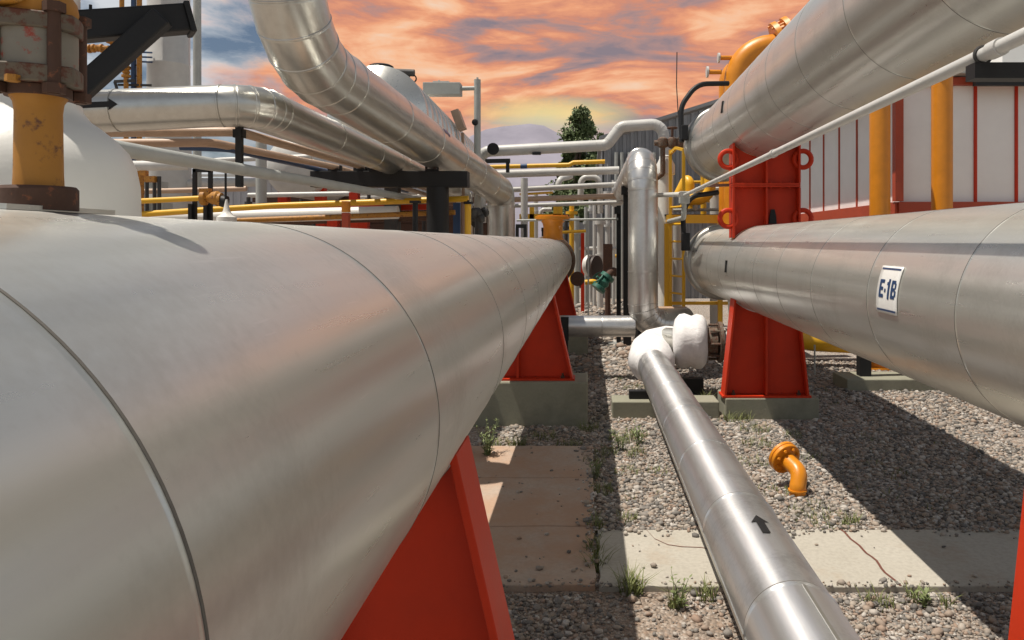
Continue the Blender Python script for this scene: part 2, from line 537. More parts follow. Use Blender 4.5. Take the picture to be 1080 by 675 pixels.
# loose gravel: many small stones, one object
ico = bmesh.new(); bmesh.ops.create_icosphere(ico, subdivisions=1, radius=1.0)
bv = np.array([v.co[:] for v in ico.verts]); bf = np.array([[v.index for v in f.verts] for f in ico.faces]); ico.free()
cand = []
def spread(n, x0, x1, y0, y1, smin, smax):
    x = rng.uniform(x0, x1, n); y = rng.uniform(y0, y1, n); s = rng.uniform(smin, smax, n) * rng.lognormal(0, .34, n).clip(.45, 2.3)
    on = ((x < .06) & (x > -1.95) & (y > 3.9) & (y < 6.6)) | ((x > .04) & (y > 3.9) & (y < 4.72))
    edge = np.minimum(np.abs(y - 3.93), np.where(x > .05, np.abs(y - 4.70), np.abs(x - .04)))
    keep = ~on | (rng.uniform(0, 1, n) < np.where(edge < .05, .22, np.where(edge < .12, .04, .006)))
    pl = ((x < .02) & (x > -1.4) & (y > 7.4) & (y < 7.98)) | ((x > 1.38) & (x < 2.38) & (y > 7.62) & (y < 8.15))
    keep &= ~pl
    # bare patches of soil
    bare = np.array([mnoise.noise(Vector((a * 1.3, b * 1.3, 4.0))) for a, b in zip(x, y)])
    keep &= (bare < .16) | (rng.uniform(0, 1, n) < np.where(bare < .34, .55, .22))
    z = np.where(on, .034, 0.0)
    return np.stack([x, y, z, s], 1)[keep]
P = np.concatenate([
    spread(46000, -1.1, 3.6, 2.15, 4.6, .004, .0125),
    spread(70000, -1.0, 3.8, 4.6, 7.6, .004, .0145),
    spread(44000, -.9, 5.2, 7.0, 11.5, .008, .019),
    spread(9000, -.4, 1.6, 10.5, 22, .02, .04)])
n = len(P); nv = len(bv)
sc = np.stack([P[:, 3] * rng.uniform(.8, 1.45, n), P[:, 3] * rng.uniform(.7, 1.1, n), P[:, 3] * rng.uniform(.45, .8, n)], 1)
jit = 1 + rng.uniform(-.22, .22, (n, nv, 1))
V = bv[None] * jit * sc[:, None, :]
a = rng.uniform(0, 2 * np.pi, n); ca, sa = np.cos(a)[:, None], np.sin(a)[:, None]
tl = rng.uniform(-.4, .4, n); ct, st_ = np.cos(tl)[:, None], np.sin(tl)[:, None]
Vx, Vy, Vz = V[..., 0], V[..., 1], V[..., 2]
Vx, Vz = Vx * ct + Vz * st_, -Vx * st_ + Vz * ct
V = np.stack([Vx * ca - Vy * sa + P[:, 0:1], Vx * sa + Vy * ca + P[:, 1:2], Vz + P[:, 2:3] + sc[:, 2:3] * rng.uniform(.35, .95, (n, 1))], 2)
Fc = (bf[None] + (np.arange(n) * nv)[:, None, None]).reshape(-1, 3)
me = bpy.data.meshes.new('gravel')
me.vertices.add(n * nv); me.vertices.foreach_set('co', V.reshape(-1).astype(np.float32))
me.loops.add(len(Fc) * 3); me.loops.foreach_set('vertex_index', Fc.reshape(-1).astype(np.int32))
me.polygons.add(len(Fc)); me.polygons.foreach_set('loop_start', np.arange(0, len(Fc) * 3, 3, dtype=np.int32))
me.polygons.foreach_set('use_smooth', np.ones(len(Fc), dtype=bool))
me.update(calc_edges=True); me.materials.append(M['pebble'])
go = bpy.data.objects.new('gravel', me); C.objects.link(go); go['kind'] = 'stuff'
go['label'] = 'loose grey, tan and reddish gravel stones covering the plant yard'; go['category'] = 'gravel'

# --------------------------------------------------------------- left shell
LX, LZ, LR = -.695, EYE - .363, .40
RXX, RLZ, RUZ, RR = 1.83, EYE - .29, EYE + 1.32, .45


def on_cyl(px, py, ax, az, r):
    """where the ray through a photo pixel meets a shell lying along Y"""
    u, v = (px - VX) / F, (VY - py) / F
    zc = az - EYE
    A = u * u + v * v; B = -2 * (u * ax + v * zc); Cc = ax * ax + zc * zc - r * r
    q = B * B - 4 * A * Cc
    Yd = (-B - math.sqrt(max(q, 0))) / (2 * A)
    return Vector((u * Yd, Yd, EYE + v * Yd))


def shell(mb, ax, az, r, y0, y1, seams, h=.0008, w=.004, n=128, ext=1.0):
    P = [y0]; Q = [r]
    for s in sorted(seams):
        P += [s - w * 1.8, s - w, s - w * .6, s + w * .3, s + w * .5, s + w * .8, s + w * 1.7]; Q += [r, r, r + h, r + h, r - h * .5, r, r]
    P.append(y1); Q.append(r)
    mb.rings([Vector((ax, y, az)) for y in P], Q, n)
    mb.second = (len(mb.f), M['seam_shade'])
    for q in seams:
        mb.rings([Vector((ax, q + w * o_, az)) for o_ in (.2, .25, 1.2, 1.25)], [r - .001, r + .0016, r + .0016, r - .001], n, cap=False)


lv = thing('heat_exchanger', 'long weathered aluminium-clad vessel filling the left foreground on red saddles', 'pressure vessel', (LX, 6, .44))
mb = MB(); shell(mb, LX, LZ, LR, -1.3, 13.9, [.59 - .95, .59, 1.50, 2.65, 3.62, 4.6, 5.55, 6.5, 7.3, 8.4, 9.3, 10.2, 11.1, 12.0, 12.9])
obj('shell', mb, M['alu'], lv, smooth=40)
mb = MB(); mb.lathe((LX, 13.9, LZ), (0, 1, 0), [(LR * .98, -.02), (LR * 1.13, -.01), (LR * 1.17, .02), (LR * 1.17, .09), (LR * 1.10, .11), (LR * .9, .2), (LR * .5, .30), (.01, .33)], 64)
obj('end_flange', mb, M['rust_grey'], lv)
# the bent collar plate of the cladding round the nozzle
mb = MB(); arc = [R(94 + 17) - R(25) * i / 24 for i in range(25)]
mb.prism([((LR + .007) * math.cos(q), (LR + .007) * math.sin(q)) for q in arc] + [((LR + .0005) * math.cos(q), (LR + .0005) * math.sin(q)) for q in arc[::-1]], (LX, .97, LZ), (1, 0, 0), (0, 0, 1), .20)
obj('collar_plate', mb, M['alu_pipe'], lv)


def saddle(label, ax, az, r, Y, zb, half, slope, depth, with_far=True, th=.022, group=None):
    t_ = thing('vessel_saddle', label, 'vessel support', (ax, Y, zb), group)
    rs = r + .004
    # where the slanted side meets the shell
    zc = az
    z = zb
    while True:
        x = half - slope * (z - zb)
        if math.hypot(x, z - zc) <= rs or z > zc: break
        z += .002
    xt, zt = x, z
    a0 = math.atan2(zt - zc, xt)
    arc = []
    for i in range(25):
        a = a0 + (-(math.pi) - 2 * a0) * i / 24
        arc.append((rs * math.cos(a), zc - zb + rs * math.sin(a)))
    ti = .024
    web = [(-half + ti, ti), (half - ti, ti), (xt - ti, zt - zb - .01)] + [(x * .995, z - .006) for x, z in arc[1:-1]] + [(-xt + ti, zt - zb - .01)]
    mb = MB(); mb.prism(web, (ax, Y, zb), (1, 0, 0), (0, 0, 1), th)
    obj('web_plate', mb, M['red'], t_, smooth=0, bevel=.003)
    for sgn in (-1, 1):
        mb = MB(); a = Vector((ax + sgn * half, Y, zb + ti)); b = Vector((ax + sgn * xt, Y, zt))
        d = b - a
        nrm = Vector((sgn * d.z, 0, -sgn * d.x)).normalized()
        mb.prism([(0, 0), (d.length, 0), (d.length, .022), (0, .022)], a - nrm * .022, d, nrm, depth)
        obj('side_flange', mb, M['red'], t_, smooth=0, bevel=.003)
    mb = MB(); mb.box((ax, Y, zb + ti / 2 - .002), (2 * half + .04, depth + .02, ti - .002))
    obj('base_plate', mb, M['red'], t_, smooth=0, bevel=.003)
    mb = MB(); mb.prism([(-.011, ti), (.011, ti), (.011, zc - zb - rs - .008), (-.011, zc - zb - rs - .008)], (ax, Y - depth * .27, zb), (1, 0, 0), (0, 0, 1), depth * .36)
    obj('rib', mb, M['red'], t_, smooth=0)
    for bx_ in (-half + .10, half - .10):
        for by_ in (-depth * .32, depth * .32):
            mb = MB(); mb.hexnut((ax + bx_, Y + by_, zb + ti - .003), (0, 0, 1), .022, .022); mb.cyl((ax + bx_, Y + by_, zb + ti), (ax + bx_, Y + by_, zb + ti + .045), .011, 10)
            obj('anchor_bolt', mb, M['rust'], t_, smooth=0)
    return t_


def plinth(label, x0, x1, y0, y1, z, group):
    mb = MB(); mb.box(((x0 + x1) / 2, (y0 + y1) / 2, z / 2 - .04), (x1 - x0, y1 - y0, z + .08))
    return solo('concrete_plinth', mb, M['concrete'], label, 'concrete plinth', group, smooth=0, bevel=.015)


G = 'red saddles under the left vessel'
saddle('nearest red saddle under the left vessel, cut off by the photo bottom', LX, LZ, LR, 2.03, .437, .545, .22, .2, group=G)
saddle('second red saddle of the left vessel, beside the dusty walkway end', LX, LZ, LR, 7.60, .437, .545, .22, .2, group=G)
saddle('far red saddle of the left vessel, behind the low crossing pipe', LX, LZ, LR, 12.3, .437, .545, .22, .2, group=G)
G = 'concrete plinths under the vessels'
plinth('concrete plinth hidden below the nearest red saddle of left vessel', -1.39, .0, 1.75, 2.3, .437, G)
plinth('dark concrete plinth across the end of the dusty walkway', -1.39, .0, 7.43, 7.95, .437, G)
plinth('far concrete plinth under left vessel beyond the crossing pipe', -1.39, .0, 12.08, 12.55, .437, G)
plinth('low concrete plinth under the two-tier red support on the right', 1.40, 2.36, 7.73, 8.2, .216, G)
plinth('low concrete plinth at right bottom corner under red saddle', 1.40, 2.36, 2.38, 2.8, .216, G)

# --------------------------------------------------------------- right shells
SEAMS_R = [9.6, 8.85, 8.05, 7.15, 6.35, 5.55, 4.7, 3.75, 2.85, 1.9, .9]


def right_shell(label, az, seams, name='heat_exchanger'):
    v = thing(name, label, 'heat exchanger', (RXX, 5, az - RR), 'stacked heat exchangers on the right')
    mb = MB(); shell(mb, RXX, az, RR, -.6, 10.4, seams, .0012, .005)
    obj('shell', mb, M['alu'], v, smooth=40)
    mb = MB(); mb.lathe((RXX, 10.3, az), (0, 1, 0), [(RR + .002, -.06), (RR * 1.07, -.055), (RR * 1.12, -.035), (RR * 1.145, .0), (RR * 1.14, .15), (RR * 1.10, .17), (RR * 1.02, .18), (RR * 1.02, .34), (RR * .93, .45), (RR * .6, .56), (.01, .60)], 72)
    obj('end_flange', mb, M['flange'], v, smooth=50)
    return v


vl = right_shell('lower silver exchanger on the right carrying a white E-1B sign', RLZ, SEAMS_R)
vu = right_shell('upper silver exchanger crossing the top right above the red support', RUZ, [s + .35 for s in SEAMS_R])

# sign E-1B on the lower shell
pa = on_cyl(926, 306, RXX, RLZ, RR); pb = on_cyl(948, 306, RXX, RLZ, RR)
Ys, Ye = pa.y, pb.y                       # far (left) and near (right) edges
angz = lambda p: math.atan2(p.z - RLZ, p.x - RXX)
tt = on_cyl(941, 281, RXX, RLZ, RR); tb = on_cyl(934, 330, RXX, RLZ, RR)
def a_of(p):
    a = math.atan2(p.z - RLZ, p.x - RXX)
    return a if a > 0 else a + 2 * math.pi
A1, A2 = a_of(tt), a_of(tb)               # top, bottom angle (around pi)


def curved_patch(mb, u0, u1, v0, v1, rad, nu=6, nv=10):
    """u across the sign (0 far/left .. 1 near/right), v down it"""
    vs = []
    for i in range(nu + 1):
        for j in range(nv + 1):
            u = u0 + (u1 - u0) * i / nu; v = v0 + (v1 - v0) * j / nv
            a = A1 + (A2 - A1) * v
            vs.append((RXX + rad * math.cos(a), Ys + (Ye - Ys) * u, RLZ + rad * math.sin(a)))
    mb.add(vs, [(i * (nv + 1) + j, (i + 1) * (nv + 1) + j, (i + 1) * (nv + 1) + j + 1, i * (nv + 1) + j + 1) for i in range(nu) for j in range(nv)])


sg = thing('equipment_sign', 'white enamel sign reading E-1B in blue on the lower exchanger', 'sign', (RXX - RR, (Ys + Ye) / 2, RLZ - .1))
mb = MB(); curved_patch(mb, 0, 1, 0, 1, RR + .006)
po = obj('sign_plate', mb, M['sign_white'], sg)
md = po.modifiers.new('thick', 'SOLIDIFY'); md.thickness = .003; md.offset = -1
for u0, u1, v0, v1 in ((.05, .95, .045, .085), (.05, .95, .915, .955)):
    mb = MB(); curved_patch(mb, u0, u1, v0, v1, RR + .0075, 6, 2)
    obj('border_line', mb, M['sign_blue'], sg)
# lettering, as strokes in a 0..1 box
mb = MB()
def stroke(u0, u1, v0, v1): curved_patch(mb, u0, u1, v0, v1, RR + .0078, 3, 6)
# E
stroke(.13, .215, .30, .68); stroke(.215, .35, .30, .375); stroke(.215, .32, .455, .525); stroke(.215, .35, .605, .68)
# hyphen
stroke(.385, .455, .49, .565)
# 1
stroke(.545, .63, .28, .70); stroke(.49, .545, .345, .41)
# B
stroke(.70, .785, .30, .68); stroke(.785, .89, .30, .37); stroke(.785, .885, .455, .525); stroke(.785, .89, .61, .68)
stroke(.865, .93, .355, .47); stroke(.865, .94, .51, .625)
obj('lettering', mb, M['sign_blue'], sg, label='blue lettering E-1B')

# small dark slotted plates riveted on the shells
for az, (px, py), lab, v in ((RLZ, (766, 281), 'lower', vl), (RUZ, (762, 113), 'upper', vu)):
    p = on_cyl(px, py, RXX, az, RR); a = math.atan2(p.z - az, p.x - RXX)
    q = Matrix.Rotation(-a, 3, 'Y')
    mb = MB(); mb.box(p + Vector((math.cos(a), 0, math.sin(a))) * .004, (.014, .05, .12), q)
    obj('slot_plate', mb, M['black'], v, smooth=0)

# two-tier red support
saddle('tall red saddle on the right between gravel and lower exchanger', RXX, RLZ, RR, 7.86, .216, .435, .103, .22, group='red saddles on the right')
saddle('red saddle edge cut off at the bottom right corner', RXX, RLZ, RR, 2.455, .216, .435, .103, .22, group='red saddles on the right')


def upper_support(Y, label, lugs=True):
    t_ = thing('vessel_saddle', label, 'vessel support', (RXX, Y, RLZ + RR), 'red saddles on the right')
    hw, z0, z1 = .325, RLZ + RR * .60, RUZ - RR * .60
    arc1 = [(hw * (1 - 2 * i / 16), RLZ + math.sqrt((RR + .004) ** 2 - (hw * (1 - 2 * i / 16)) ** 2)) for i in range(17)]
    arc2 = [(-hw * (1 - 2 * i / 16), RUZ - math.sqrt((RR + .004) ** 2 - (hw * (1 - 2 * i / 16)) ** 2)) for i in range(17)]
    zm = EYE + 59 / 103.5
    mb = MB(); mb.prism([(x, z) for x, z in arc1] + [(-hw, zm - .022), (hw, zm - .022)], (RXX, Y, 0), (1, 0, 0), (0, 0, 1), .022)
    obj('lower_plate', mb, M['red'], t_, smooth=0, bevel=.003)
    mb = MB(); mb.prism([(x, z) for x, z in arc2] + [(hw, zm + .022), (-hw, zm + .022)], (RXX, Y, 0), (1, 0, 0), (0, 0, 1), .022)
    obj('upper_plate', mb, M['red'], t_, smooth=0, bevel=.003)
    for s in (-1, 1):
        mb = MB(); mb.box((RXX, Y, zm + s * .011), (2 * hw + .04, .22, .020)); obj('split_flange', mb, M['red'], t_, smooth=0, bevel=.002)
        for lo, hi in ((RLZ + math.sqrt(RR ** 2 - hw ** 2) + .01, zm - .023), (zm + .023, RUZ - math.sqrt(RR ** 2 - hw ** 2) - .01)):
            mb = MB(); mb.box((RXX + s * (hw + .0115), Y, (lo + hi) / 2), (.021, .22, hi - lo)); obj('side_flange', mb, M['red'], t_, smooth=0, bevel=.003)
        for zz in (zm + .27, zm - .34) if lugs else ():
            mb = MB(); mb.torus((RXX + s * (hw + .06), Y - .05, zz), (0, 1, 0), .085, .026, 28, 10)
            obj('lifting_lug', mb, M['red'], t_)
    for a, b in ((RLZ + RR + .01, zm - .023), (zm + .023, RUZ - RR - .01)):
        mb = MB(); mb.box((RXX, Y - .06, (a + b) / 2), (.02, .10, b - a)); obj('rib', mb, M['red'], t_, smooth=0)
    for i in range(6):
        x = RXX - hw + .08 + i * (2 * hw - .16) / 5
        mb = MB(); mb.rings([Vector((x, Y - .07, zm - .035)), Vector((x, Y - .07, zm + .035))], [.012, .012], 6)
        obj('bolt', mb, M['red'], t_, smooth=0)
    mb = MB(); mb.prism([(-.04, 0), (.04, 0), (.032, .09), (.018, .15), (-.018, .15), (-.032, .09)], (RXX + .08, Y - .0225, RLZ + RR + .015), (1, 0, 0), (0, 0, 1), .02)
    obj('hole_dark', mb, M['black'], t_, smooth=0)  # solid black piece painted for the darkness inside a hole
    return t_


upper_support(7.86, 'red bolted saddle with ring lugs between the two right exchangers')

# conduit beside the shells (it throws the dark line along the lower one)
cd = thing('conduit_rail', 'thin pale conduit running along the right exchangers, up to the corner', 'conduit', (1.25, 4, 2.38))
mb = MB(); mb.tube([(1.25, -.5, EYE + .588), (1.25, 9.8, EYE + .588)], .022, n=16)
obj('conduit', mb, M['silver_paint'], cd)
for yy in (5.1, 2.32):
    mb = MB(); mb.cyl((1.25, yy - .03, EYE + .588), (1.25, yy + .03, EYE + .588), .028, 16); obj('coupling', mb, M['silver_paint'], cd)
p = W(1037, 70, 2.42)
mb = MB(); mb.torus((1.25, 2.40, EYE + .588), (0, 1, 0), .027, .005, 24, 6); obj('clamp', mb, M['dark'], cd)
mb = MB(); mb.bar((1.22, 2.42, EYE + .538), (2.1, 2.42, EYE + .538), .06, .05)
obj('bracket', mb, M['black'], cd, smooth=0)
mb = MB(); mb.box((1.25, 9.84, EYE + .56), (.13, .13, .16)); obj('junction_box', mb, M['galv'], cd, smooth=0, bevel=.01)
mb = MB(); mb.tube([(1.25, 9.86, EYE + .50), (1.25, 9.86, EYE + .30), (1.25, 11.72, EYE + .30)], .034, .08, 14)
obj('drop_pipe', mb, M['galv'], cd)
mb = MB(); mb.bar(W(745, 196, 8.1), W(772, 195, 8.1), .03, .03); obj('tie_bar', mb, M['brown'], cd, smooth=0)

# --------------------------------------------------------------- centre pipe
cx, cz, cr = .73, EYE - 1.38, .178
cp = thing('insulated_pipe', 'bright silver jacketed pipe with up arrow running down the centre gravel', 'pipe', (cx, 5, .26))
mb = MB(); shell(mb, cx, cz, cr, 1.2, 8.75, [1.75, 2.67, 3.62, 4.58, 5.55, 6.5, 7.35, 8.0], .004, .012, 56)
obj('jacket', mb, M['alu_bright'], cp, smooth=40)
# longitudinal lap with a line of rivets, lower left side
mb = MB()
for seg in ((1.2, 2.66), (2.68, 4.57), (4.6, 6.49)):
    a = R(188)
    mb.box((cx + (cr + .001) * math.cos(a), (seg[0] + seg[1]) / 2, cz + (cr + .001) * math.sin(a)), (.006, seg[1] - seg[0], .03), Matrix.Rotation(-a, 3, 'Y'))
a = R(82)
mb.box((cx + (cr + .001) * math.cos(a), 2.1, cz + (cr + .001) * math.sin(a)), (.005, 1.1, .012), Matrix.Rotation(-a, 3, 'Y'))
obj('lap_strip', mb, M['alu_pipe'], cp, smooth=0)


def cyl_arrow(ax, az, r, yc, ac, length, width, parent, mat, flip=1):
    """arrow lying on a shell along Y, pointing away (+Y) when flip is 1"""
    mb = MB(); hw = width / 2; tl = length / 2
    def pt(s, v): a = ac + v / r; return (ax + (r + .003) * math.cos(a), yc + flip * s, az + (r + .003) * math.sin(a))
    def strip(pairs):
        for (s0, a0, b0), (s1, a1, b1) in zip(pairs[:-1], pairs[1:]):
            m_ = 5
            for k in range(m_):
                f0, f1 = k / m_, (k + 1) / m_
                mb.add([pt(s0, a0 + (b0 - a0) * f0), pt(s0, a0 + (b0 - a0) * f1), pt(s1, a1 + (b1 - a1) * f1), pt(s1, a1 + (b1 - a1) * f0)], [(0, 1, 2, 3)])
    strip([(-tl, -hw * .45, hw * .45), (tl * .25, -hw * .45, hw * .45)])
    strip([(tl * .25, -hw, hw), (tl, -.001, .001)])
    return obj('flow_arrow', mb, mat, parent)


p = on_cyl(803, 553, cx, cz, cr)
cyl_arrow(cx, cz, cr, p.y, math.atan2(p.z - cz, p.x - cx), .20, .075, cp, M['black'])

# lumpy white wrapping on the elbow and flange at the far end


def lumpy(mb, amp, freq, seed=0):
    for v in mb.v:
        n_ = mnoise.noise(v * freq + Vector((seed, 0, 0))) + .5 * mnoise.noise(v * freq * 2.3 + Vector((0, seed, 0)))
        d = mnoise.noise_vector(v * freq + Vector((seed, 3, 1)))
        v += d * amp * .7 + Vector((0, 0, n_ * amp * .5))
    return mb


wr = thing('wrapped_elbow', 'lumpy white wrapped elbow and flange ending the centre pipe', 'pipe fitting', (1.0, 8.9, .3))
mb = MB()
pp = [(cx, 8.35, cz), (cx, 8.5, cz), (cx, 8.62, cz), (cx, 8.85, cz + .01), (cx + .02, 9.05, cz + .05), (cx + .10, 9.2, cz + .11), (cx + .25, 9.25, cz + .16), (cx + .42, 9.2, cz + .17)]
mb.rings(pp, [.18, .215, .255, .265, .25, .215, .185, .165], 36)
obj('elbow_wrap', lumpy(mb, .028, 4.2, 3), M['wrap'], wr, smooth=80)
zf = EYE - 107 / 90
mb = MB(); mb.cyl((cx + .22, 9.18, zf - .01), (1.2, 8.95, zf), .15, 32)
obj('link_pipe', mb, M['alu_pipe'], wr)
mb = MB(); mb.lathe((1.03, 8.98, zf), (1, -.12, 0), [(.14, -.02), (.25, .0), (.315, .045), (.33, .11), (.305, .19), (.325, .25), (.31, .32), (.25, .37), (.13, .39)], 40)
obj('flange_wrap', lumpy(mb, .018, 5, 9), M['wrap'], wr, smooth=80)
mb = MB(); mb.cyl((1.40, 8.93, zf), (1.52, 8.92, zf), .17, 24); mb.cyl((1.53, 8.92, zf), (1.57, 8.92, zf), .24, 24)
for i in range(8):
    a = i * math.pi / 4
    mb.cyl((1.42, 8.93 + .2 * math.sin(a), zf + .2 * math.cos(a)), (1.60, 8.93 + .2 * math.sin(a), zf + .2 * math.cos(a)), .016, 6)
obj('bolted_flange', mb, M['rust_grey'], wr)

nz = thing('nozzle_pipe', 'grey bent nozzle pipe dropping from lower exchanger behind red support', 'pipe', (1.83, 9.1, .4))
mb = MB(); jacket(mb, [(1.57, 8.92, zf), (1.83, 8.95, zf + .02), (1.83, 9.1, RLZ - RR + .05)], .15, .2, 5, 2, 0, n=32)
obj('pipe', mb, M['silver_paint'], nz)

sp_ = thing('pipe_support', 'black steel beam under the centre pipe beside a low pad', 'pipe support', (.75, 7.75, .1))
pdm = MB(); pdm.box((.80, 7.95, .06), (1.10, .34, .22)); solo('concrete_pad', pdm, M['concrete'], 'low concrete pad under the centre pipe near the red support', 'concrete pad', 'low concrete pads', smooth=0, bevel=.012)
mb = MB(); mb.box((.74, 7.95, .214), (.62, .10, .085)); obj('beam', mb, M['black'], sp_, smooth=0, bevel=.006)
mb = MB(); mb.box((1.2, 8.9, .105), (.30, .12, .21)); solo('support_block', mb, M['black'], 'black support block below the white wrapped flange', 'pipe support', smooth=0)

# crossing pipe and the tall bend behind
Yv = 10.0
zc = EYE - 90 / 80
xp = thing('insulated_pipe', 'low silver pipe crossing from under left vessel to the tall bend', 'pipe', (0, Yv, .55))
mb = MB(); jacket(mb, [(-2.4, Yv, zc), (.62, Yv, zc)], .14, 0, 5, .62, .1, n=32); obj('jacket', mb, M['alu_plain'], xp)
mb = MB(); mb.box((-.3, Yv - .001, zc - .02), (.10, .284, .30)); mb.box((-.3, Yv, zc / 2 - .09), (.08, .08, zc - .16)); obj('support', mb, M['black'], xp, smooth=0)
tp = thing('insulated_pipe', 'tall silver pipe bending over at the top, centre of the photo', 'pipe', (.725, Yv, .7))
mb = MB(); jacket(mb, [(1.35, Yv + .35, zc + .02), (.725, Yv, zc), (.725, Yv, EYE + 1.03 + .05), (.725, 19.5, EYE + 1.05)], .195, [.29, .42], 6, .95, .35, .004, .012, 40)
obj('jacket', mb, M['alu_plain'], tp, smooth=40)

# ------------------------------------------------------------------ overhead rack, left
mp = thing('insulated_pipe', 'large silver jacketed pipe dropping from the top then running right overhead', 'pipe', (-1.5, 7, 2.4))
mb = MB(); jacket(mb, [(-7.5, 5.5, 4.95), (-2.268, 5.67, 4.95), (-2.289, 5.63, 3.276), (-1.764, 15.4, 2.814), (-1.75, 15.42, .0)], .28, [.80, .87, .31], 6, 1.4, .35, .005, .014, 48)
obj('jacket', mb, M['alu_pipe'], mp, smooth=40)
mb = MB(); q = Vector((-1.764, 15.4, 2.814)) - Vector((-2.289, 5.63, 3.276)); q.normalize()
c0 = Vector((-2.289, 5.63, 3.276)) + q * 4.2
right_ = q.cross(Vector((0, 0, 1))).normalized(); up_ = right_.cross(q)
nn = (right_ * .86 + up_ * .5).normalized(); tn = q.cross(nn)
mb.prism([(-.15, -.028), (.04, -.028), (.04, -.062), (.15, 0), (.04, .062), (.04, .028), (-.15, .028)], c0 + nn * .283, q, tn, .004)
obj('flow_arrow', mb, M['sign_blue'], mp, smooth=0)

ap = thing('insulated_pipe', 'silver pipe with black right arrow bending into the overhead rack', 'pipe', (-2.5, 5, 2.4))
pA, pB = W(60, 119.5, 6.02), W(268, 110, 6.16)
mb = MB(); jacket(mb, [pA + (pA - pB) * 1.5, pB, (-2.604, 10.08, 2.863), (-2.548, 15.68, 2.772), (-2.548, 15.82, 0.672)], .168, [.28, .0, .28], 4, 1.33, .07, .005, .013, 36)
obj('jacket', mb, M['alu_pipe'], ap, smooth=40)
d = (pB - pA).normalized(); nrm = Vector((-.0, -1, .12)).normalized(); tn = nrm.cross(d).normalized()
c0 = W(114, 113.5, 6.02); c0 = Vector((c0.x, 6.058 - .174, c0.z))
mb = MB(); mb.prism([(-.14, -.022), (.084, -.022), (.084, -.046), (.147, 0), (.084, .046), (.084, .022), (-.14, .022)], c0, d, Vector((0, 0, 1)), .004)
obj('flow_arrow', mb, M['black'], ap, smooth=0)


def run(label, pts, r, mat, bend=.08, cat='pipe', group=None, n=16, name='pipe'):
    mb = MB(); mb.tube(pts, r, bend, n, 5)
    return solo(name, mb, mat, label, cat, group)


GR = 'small pipes in the overhead rack'
pa = W(251, 139, 6.58)
run('upper tan pipe turning at the black hanger in the overhead rack', [pa + Vector((-4.2, 0, -.02)), pa, (-3.024, 10.08, 2.814), (-2.996, 16.1, 2.772)], .041, M['tan'], .11, group=GR)
pa = W(224, 150.5, 6.79)
run('lower tan pipe turning just below the upper tan one', [pa + Vector((-4.2, 0, -.02)), pa, (-3.36, 10.08, 2.8), (-3.332, 16.1, 2.772)], .039, M['tan'], .11, group=GR)
run('slim silver pipe beside the arrow pipe in the overhead rack', [W(120, 128, 6.93), W(262, 127, 6.65), (-2.842, 10.08, 2.835), (-2.8, 15.68, 2.772)], .063, M['silver_paint'], .14, group=GR)
run('dark blue pipe lowest in the overhead rack', [W(190, 155, 7.0), W(240, 157, 7.07), (-3.584, 10.08, 2.772), (-3.5, 14.7, 2.772)], .031, M['blue'], group=GR)
run('galvanised grey pipe sloping right below the overhead rack', [(-2.48, 2.7, EYE + .47), (-2.5, 4, EYE + .49), (-2.54, 12.5, EYE + .64)], .044, M['galv'], 0, name='grey_pipe')
hg = MB(); hg.box(W(252.5, 160, 6.44), (.05, .05, .60)); hg.box(W(252.5, 141, 6.46), (.084, .07, .07))
solo('pipe_hanger', hg, M['black'], 'black vertical hanger strap below the arrow pipe elbow', 'pipe hanger', smooth=0)

rk = thing('pipe_rack', 'black steel rack post and crossbeam carrying the overhead pipes', 'pipe rack', (-1.99, 10.08, 0))
zb = EYE + .92
mb = MB(); mb.box((-2.62, 10.08, zb - .105), (2.07, .21, .21)); obj('crossbeam', mb, M['black'], rk, smooth=0, bevel=.006)
mb = MB(); mb.cyl((-1.995, 10.08, 0), (-1.995, 10.08, zb - .21), .147, 24); obj('post', mb, M['black'], rk)
for x in (-2.07, -2.60, -2.84, -3.02, -3.36):
    mb = MB(); mb.box((x, 10.08, zb + .016), (.14, .14, .036)); mb.box((x - .077, 10.08, zb + .04), (.016, .08, .08)); mb.box((x + .077, 10.08, zb + .04), (.016, .08, .08))
    obj('pipe_shoe', mb, M['black'], rk, smooth=0)

# ------------------------------------------------------- nozzle on the left shell
ns = thing('vent_nozzle', 'faded yellow pipe with rusty bolted flanges standing on the left vessel', 'pipe nozzle', (LX, .96, LZ + LR))
bx, by, bz = LX, .96, LZ + LR
k_ = F / .96
def hz(py): return EYE + (VY - py) / k_
mb = MB(); mb.lathe((bx, by, hz(222)), (0, 0, 1), [(.043, 0), (.043, .026), (.040, .03), (.03, .03)], 36); obj('base_collar', mb, M['rust'], ns)
mb = MB(); mb.lathe((bx, by, hz(194)), (0, 0, 1), [(.0275, -.008), (.0265, .012), (.026, .05), (.0255, .09), (.027, .102), (.0335, .113), (.0345, .121)], 40); obj('pipe', mb, M['old_yellow'], ns)
mb = MB(); mb.cyl((bx, by, hz(103)), (bx, by, hz(93)), .036, 36); obj('neck', mb, M['rust'], ns)
def flange_plate(z0, z1, r, mat, nm):
    mb = MB(); h = z1 - z0
    pts = []
    for i in range(48):
        a = 2 * math.pi * i / 48
        rr = r * (1.0 / max(abs(math.cos(a)), abs(math.sin(a)))) ** .55
        pts.append((rr * math.cos(a + .5), rr * math.sin(a + .5)))
    mb.prism(pts, (bx, by, (z0 + z1) / 2), (1, 0, 0), (0, 1, 0), h)
    obj(nm, mb, mat, ns, smooth=30, bevel=.002)
flange_plate(hz(92), hz(74), .047, M['rust_grey'], 'lower_flange')
mb = MB(); mb.cyl((bx, by, hz(74)), (bx, by, hz(37)), .0425, 36); obj('body', mb, M['flaked'], ns)
flange_plate(hz(37), hz(20), .047, M['rust_grey'], 'upper_flange')
